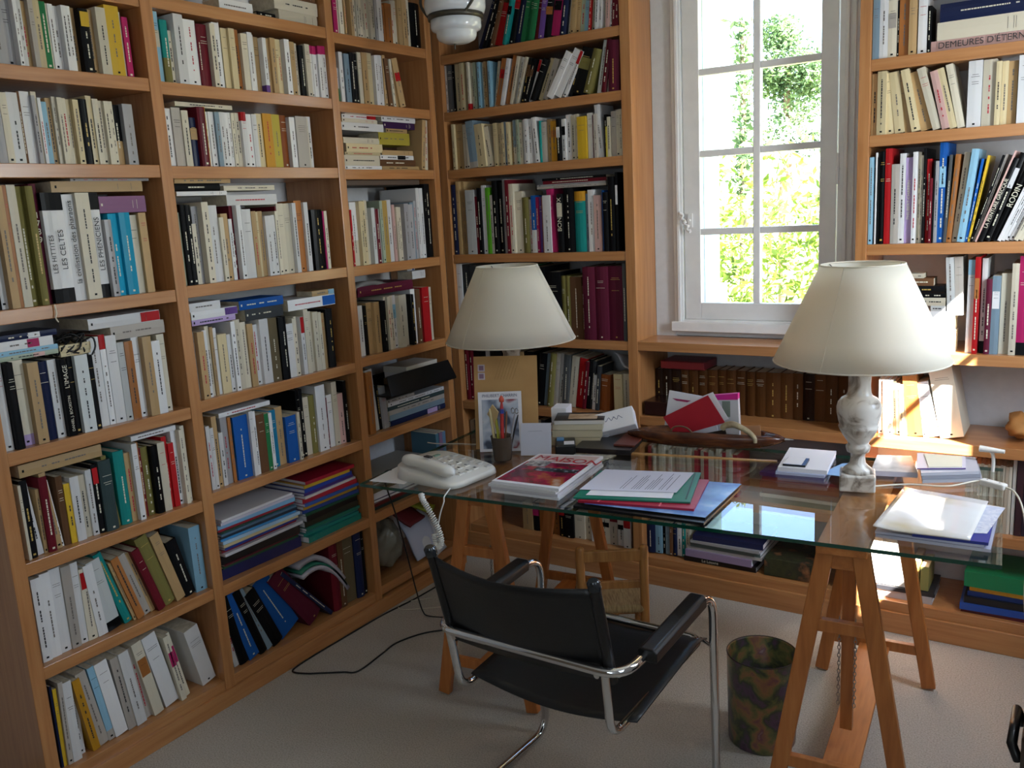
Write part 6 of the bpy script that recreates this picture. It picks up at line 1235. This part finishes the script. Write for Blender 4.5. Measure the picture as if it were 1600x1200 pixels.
# books stacked beside the card, black gadget, blotter and packet
def rbox(name, c, s, rz, z0, z1, m, label, cat, group=None, bevel=.0015):
    o = MB().box((-s[0] / 2, -s[1] / 2, 0), (s[0] / 2, s[1] / 2, z1 - z0)).build(name, m, bevel=bevel); o.location = (c[0], c[1], z0); o.rotation_euler = (0, 0, R(rz))
    return tag(o, label, cat, group)
for i, (cw, h, t0, t1) in enumerate((('cream', 'bcae90', 0, .036), ('ivory', 'c8bb9c', .0365, .068), ('pale', 'cfc4a8', .0685, .094), ('black-topped white', 'd8d4cc', .0945, .112))):
    o = rbox('book', (.745 + .006 * i, -.285), (.215, .15), 22 + 2 * (i % 2), GT + t0 + .0005, GT + t1, hexmat(h), f'{cw} book, {ORDN[3 - i]} from the top of the stack by the card', 'book', 'books stacked on the desk')
    if i == 3:
        MB().quad((-.107, -.074, .0178), (.107, -.074, .0178), (.107, .074, .0178), (-.107, .074, .0178)).build('cover', hexmat('1c1a1c', .3), o)
        MB().quad((-.05, -.05, .0181), (.075, -.05, .0181), (.075, .045, .0181), (-.05, .045, .0181)).build('cover_picture', noisy('warm_photo', [(0.4, 'b08c68'), (0.6, 'd0b494')], 20, .4), o)
rbox('notepad', (.62, -.20), (.07, .10), 15, GT + .0005, GT + .13, paper, 'small white box standing behind the book stack', 'box')
rbox('blotter', (.905, -.265), (.24, .34), 12, GT + .0005, GT + .022, mat('dark_leather_pad', '1c1416', .3), 'dark leather desk pad under the wrapped packet', 'desk pad')
o = rbox('magazine', (.985, -.235), (.09, .26), 10, GT + .0225, GT + .03, hexmat('6a3428', .4), 'reddish-brown booklet on the leather desk pad', 'booklet')
o = rbox('desk_gadget', (.775, -.445), (.085, .13), 30, GT + .0005, GT + .042, black_plastic, 'black box-like gadget with a white label', 'gadget', bevel=.006)
MB().quad((-.005, -.055, .0424), (.038, -.055, .0424), (.038, .0, .0424), (-.005, .0, .0424)).build('white_label', paper, o); MB().box((-.035, .01, .042), (-.005, .05, .048)).build('blue_switch', hexmat('5a90c0', .3), o)
pkb = MB().box((-.085, -.045, -.032), (.085, .045, .032)).build('packet', paper, bevel=.004); pkb.location = (.90, -.215, GT + .082); pkb.rotation_euler = (R(52), R(-14), R(22)); tag(pkb, 'white packet with handwriting wrapped in clear plastic', 'packet')
hw = MB()
for k in range(2):
    pts = [(-.055 + i * .008 + .05 * k, .006 + .009 * math.sin(i * 2.1 + k), .0323) for i in range(8 - 2 * k)]
    hw.tube(smooth_path(pts, 4), .0011, n=5)
hw.build('handwriting', hexmat('4a5478', .6), pkb)
MB().grid(crumple((-.075, 0, -.01), (.055, .055, .04), .16, 21), 18, 10).build('plastic_wrap', mat('clear_crumpled_film', 'a8a8ac', .15, 0, .8), pkb)
slab('magazine', [(.85, -.60), (.985, -.565), (1.005, -.43), (.84, -.475)], GT + .0005, GT + .004, noisy('speckled_cover', [(0.4, '8c887c'), (0.6, 'bcb6a4')], 60, .5), 'speckled cream booklet behind the red magazine', 'booklet')
# notepad and small card case, right of the shuttle
nq = [(1.66, -.415), (1.832, -.395), (1.80, -.125), (1.625, -.14)]
slab('writing_pad', [(1.655, -.425), (1.825, -.405), (1.80, -.13), (1.62, -.15)], GT + .0005, GT + .010, hexmat('b4bcd8', .6), 'pale blue pad under the white writing pad', 'pad')
slab('writing_pad', nq, GT + .0105, GT + .026, paper, 'thick white writing pad between shuttle and marble lamp', 'pad')
cc_ = slab('card_case', [(1.672, -.395), (1.752, -.386), (1.742, -.29), (1.665, -.298)], GT + .0265, GT + .034, hexmat('34507c', .35), 'small dark blue card case on the white pad', 'card case', side=black_plastic)
slab('card', [(1.672, -.392), (1.738, -.385), (1.730, -.295), (1.667, -.30)], GT + .0342, GT + .0348, paper, None, None, parent=cc_)
slab('leaflet', [(1.80, -.36), (1.93, -.36), (1.90, -.16), (1.84, -.2)], GT + .0003, GT + .0012, hexmat('8cb4dc', .4), 'pale blue leaflet behind the marble lamp', 'leaflet')
# papers under the right lamp and behind it
slab('magazine', [(1.965, -.31), (2.115, -.275), (2.06, -.065), (1.945, -.10)], GT + .0005, GT + .018, hexmat('c0bcc8', .4), 'sleeve of papers under the white glossy sheet', 'papers')
slab('glossy_sheet', [(1.965, -.31), (2.115, -.275), (2.06, -.065), (1.945, -.10)], GT + .0185, GT + .0195, noisy('glossy_print', [(0.35, 'b8b4b0'), (0.55, 'dcd8d4'), (0.75, 'eceae6')], 12, .12), 'white glossy print beside the marble lamp', 'print')
rq = [(2.14, -.335), (2.315, -.235), (2.285, -.06), (2.085, -.075)]
for i, (cw, h) in enumerate((('grey', 'a8a8b0'), ('silver-grey', '8c8e98'), ('pale grey', 'b8b8c0'))): slab('magazine', sh_quad(rq, 1 - .015 * i, -.004 * i), GT + .0005 + i * .0125, GT + .012 + i * .0125, hexmat(h, .3), f'{cw} magazine, {ORDN[4 - i]} from the top of the pile behind the switch', 'magazine', group='magazines behind the lamp switch')
slab('notebook', [(2.115, -.30), (2.262, -.235), (2.245, -.085), (2.085, -.10)], GT + .0385, GT + .043, hexmat('c8c4d0', .4), 'white notebook with a purple spine beneath the cream pad', 'notebook', side=hexmat('5a4080', .4))
slab('writing_pad', [(2.15, -.28), (2.25, -.232), (2.235, -.10), (2.11, -.115)], GT + .0435, GT + .047, paper_cream, 'blank cream pad on the pile behind the switch', 'pad')
# lamp cord with its switch
tag(MB().tube(smooth_path([(2.005, -.44, GT + .004), (2.10, -.375, GT + .004), (2.22, -.345, GT + .004), (2.312, -.268, GT + .012), (2.395, -.312, GT + .012), (2.425, -.35, GT + .006), (2.447, -.40, GT - .02), (2.462, -.44, .66), (2.472, -.50, .56), (2.478, -.55, .44), (2.51, -.52, .2), (2.56, -.45, -.14), (2.64, -.3, -.187)], 8), .0032, n=8).build('lamp_cord', cream_plastic), 'cream lamp cord running over the right edge of the glass', 'cord')
sw = MB(); a = Vector((2.315, -.270, GT + .012)); b = Vector((2.392, -.312, GT + .012)); sw.bar(a, b, .030, .022)
o = sw.build('cord_switch', white_plastic, bevel=.006); tag(o, 'white in-line lamp switch lying on the glass', 'switch')
MB().tube([a + (b - a) * .25 + Vector((0, 0, .0105)), a + (b - a) * .25 + Vector((0, 0, .0118))], .003).tube([a + (b - a) * .75 + Vector((0, 0, .0105)), a + (b - a) * .75 + Vector((0, 0, .0118))], .003).build('screw', steel, o)
pl = thing('desk_clip', 'white clamp bracket standing at the back right of the glass', 'clamp')
MB().tube(smooth_path([(2.335, -.10, GT + .001), (2.335, -.10, GT + .05), (2.325, -.10, GT + .075), (2.30, -.10, GT + .082)], 5), .006).tube([(2.29, -.10, GT + .082), (2.37, -.11, GT + .08)], [.012, .007]).build('bracket', white_plastic, pl)
# heap of magazines at the right end
hq = [(2.10, -.915), (2.402, -.905), (2.395, -.60), (2.115, -.48)]
slab('plastic_folder', hq, GT + .0005, GT + .010, mat('clear_sleeve', 'b0b0c0', .2), 'grey plastic sleeve at the bottom of the right paper heap', 'folder')
slab('folder', sh_quad(hq, .95, -.01, -.005), GT + .0105, GT + .018, hexmat('c4c4d4', .4), 'lilac-white folder in the right paper heap', 'folder')
slab('folder', [(2.20, -.915), (2.395, -.90), (2.39, -.66), (2.20, -.62)], GT + .0185, GT + .027, hexmat('20308c', .3), 'dark blue folder in the right paper heap', 'folder')
slab('leaflet', [(2.30, -.86), (2.385, -.83), (2.41, -.58), (2.30, -.56)], GT + .0275, GT + .0285, noisy('leaflet_print', [(0.45, 'b8bccc'), (0.6, 'd4d4dc'), (0.7, '8a90b4')], 30, .4), 'grey-white printed leaflet at the right of the heap', 'leaflet')
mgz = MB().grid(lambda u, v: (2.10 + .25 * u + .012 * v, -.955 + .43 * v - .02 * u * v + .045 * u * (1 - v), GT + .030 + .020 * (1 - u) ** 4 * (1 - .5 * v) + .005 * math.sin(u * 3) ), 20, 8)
tag(mgz.build('magazine', noisy('brochure_painted_glare', [(0.22, '7a6448'), (0.34, 'c8b898'), (0.48, 'e4deda'), (0.7, 'eae8e4')], 4, .06, 3), solid=.004), 'open glossy brochure with painted pale glare on top of the heap', 'brochure')  # pale tones paint in the sunlit shelf's reflection; brown is the print
slab('magazine', [(2.13, -.585), (2.40, -.62), (2.41, -.555), (2.14, -.50)], GT + .0187, GT + .0215, hexmat('c8b8a8', .4), 'magazine edge with orange squares behind the brochure', 'magazine')
scale_about_camera()
# ---------------------------------------------------------------- cables on the floor
tag(MB().tube(smooth_path([(-.02 + .08, -.415, .004), (.05, -.646, .004), (.028, -.829, .004), (.022, -1.0, .004), (.020, -1.103, .004), (.018, -1.25, .004), (.022, -1.351, .004), (.04, -1.392, .004), (.10, -1.375, .004), (.144, -1.348, .004), (.22, -1.30, .004), (.27, -1.265, .004), (.262, -1.12, .004), (.255, -1.011, .004), (.307, -.888, .004), (.40, -.80, .004)], 7), .0035, n=8).build('floor_cable', black_cable), 'black cable looping over the carpet beside the bookcase', 'cable')
tag(MB().tube(smooth_path([(.49, -1.22, .841), (.465, -1.237, .815), (.405, -1.118, .61), (.337, -1.0, .405), (.272, -.888, .20), (.225, -.80, .05), (.225, -.755, .004), (.33, -.72, .004)], 7), .003, n=8).build('hanging_cable', black_cable), 'black cable hanging from the left desk corner to the floor', 'cable')
tag(MB().tube(smooth_path([(.12, -.60, .004), (.03, -.70, .004), (.06, -.76, .004), (.16, -.70, .004), (.26, -.62, .004)], 7), .0022, n=6).build('thin_cable', cream_plastic), 'thin white cord curled on the carpet in the corner', 'cord')
# dark rolling case at the right edge of the picture
cs = thing('rolling_case', 'black case standing at the right edge of the picture', 'case', (2.668, -1.2, 0))
MB().box((-.145, -.24, .03), (.17, .24, .52)).build('case_body', black_leather, cs, bevel=.03)
MB().tube([(-.152, -.12, .38), (-.168, -.12, .42), (-.168, .05, .42), (-.152, .05, .38)], .012).build('handle', black_plastic, cs)
for x in (-.1, .12):
    for y in (-.18, .18): MB().tube([(x, y - .012, .03), (x, y + .012, .03)], .029, n=16).build('wheel', black_plastic, cs)

# ---------------------------------------------------------------- the garden outside
gr = noisy('garden_ground', [(0.3, '8a8a50'), (0.7, 'b8b080')], 3, .9)
struct('garden_ground', MB().box((-30, .75, -.5), (25, 40, -.45)), gr)
def leaf_mat(name, cols):
    m = noisy(name, cols, 2.5, .6, 3)
    t = m.node_tree; b = t.nodes['Principled BSDF']; tr = nd(m, 'ShaderNodeBsdfTranslucent'); mx_ = nd(m, 'ShaderNodeMixShader'); mx_.inputs[0].default_value = .35
    t.links.new(b.inputs['Base Color'].links[0].from_socket, tr.inputs[0]); t.links.new(b.outputs[0], mx_.inputs[1]); t.links.new(tr.outputs[0], mx_.inputs[2]); t.links.new(mx_.outputs[0], t.nodes['Material Output'].inputs[0])
    return m
def leaves(name, m, n, inside, size, seed, parent=None):
    r = random.Random(seed); mb = MB()
    for _ in range(n):
        c = Vector(inside(r)); L = size * r.uniform(.6, 1.4); W = L * r.uniform(.22, .4)
        d = Vector((r.gauss(0, 1), r.gauss(0, 1), r.gauss(0, .8))).normalized(); u = d.cross(Vector((r.gauss(0, 1), r.gauss(0, 1), r.gauss(0, 1)))).normalized()
        mb.add([c - d * L / 2, c + u * W / 2, c + d * L / 2, c - u * W / 2], [(0, 1, 2, 3)])
    return mb.build(name, m, parent)
lm = leaf_mat('hedge_leaf', [(0.3, '465e1c'), (0.5, '748a36'), (0.7, 'a0ac5c')])
h = leaves('hedge', lm, 12000, lambda r: (r.uniform(-3.6, 1.6), 5.5 + r.random() ** 2 * 2.2, -.4 + 2.75 * r.random() * (.85 + .15 * math.sin(r.random() * 6))), .14, 31)
tag(h, 'sunlit green hedge of long leaves seen through the window', 'hedge', None, 'stuff')
def blob_pts(cs):
    def f(r):
        c = r.choice(cs); d = Vector((r.gauss(0, 1), r.gauss(0, 1), r.gauss(0, 1))).normalized() * (r.random() ** .4)
        return (c[0] + d.x * c[3], c[1] + d.y * c[3], c[2] + d.z * c[3] * .8)
    return f
pm_ = leaf_mat('pine_needles', [(0.3, '30462a'), (0.5, '547044'), (0.7, '869a70')])
pine = thing('pine_tree', 'dark pine tree with a round crown beyond the hedge', 'tree', (-1.9, 12, -.45))
o = leaves('crown', pm_, 11000, blob_pts([(0, 0, 4.35, .55), (-.15, 0, 4.8, .4), (.1, .2, 3.7, .5), (-.1, 0, 3.2, .42), (.35, 0, 4.1, .4), (-.3, .1, 4.1, .4), (.35, -.1, 3.0, .3)]), .10, 33, pine)
MB().tube([(0, 0, 0), (-.03, 0, 2), (0, 0, 4.4)], [.14, .11, .05]).build('trunk', mat('pine_bark', '6a5440', .9), pine)
cyp = thing('cypress_tree', 'slender ivy-clad trunk at the left of the pine tree', 'tree', (-.98, 7, -.45))
leaves('foliage', pm_, 900, lambda r: (r.gauss(0, .05), r.gauss(0, .1), 2.2 + 2.0 * r.random()), .12, 35, cyp)
MB().tube([(0, 0, 0), (.0, 0, 4.2)], [.05, .03]).build('trunk', mat('grey_bark', '7a6a58', .9), cyp)
sb = thing('garden_post', 'brown wooden post in front of the hedge', 'post', (-.19, 4.1, -.45))
MB().box((-.035, -.035, 0), (.035, .035, 1.45)).build('post_shaft', mat('weathered_post', 'a07a50', .8), sb)
tw = leaf_mat('olive_leaf', [(0.3, '8aa890'), (0.5, 'a8c0b0'), (0.7, 'c8d8c8')])
ot = thing('olive_tree', 'pale silvery tree with thin branches behind the hedge', 'tree', (-1.3, 9, -.45))
leaves('crown', tw, 900, blob_pts([(0, 0, 2.9, .6), (.5, 0, 2.7, .5), (-.4, 0, 2.6, .5)]), .12, 36, ot)
MB().tube([(0, 0, 0), (.05, 0, 1.5), (.2, 0, 3.0)], [.06, .045, .015]).tube([(.05, 0, 1.5), (-.2, 0, 2.8)], [.03, .012]).build('trunk', mat('olive_bark', '6a6258', .9), ot)
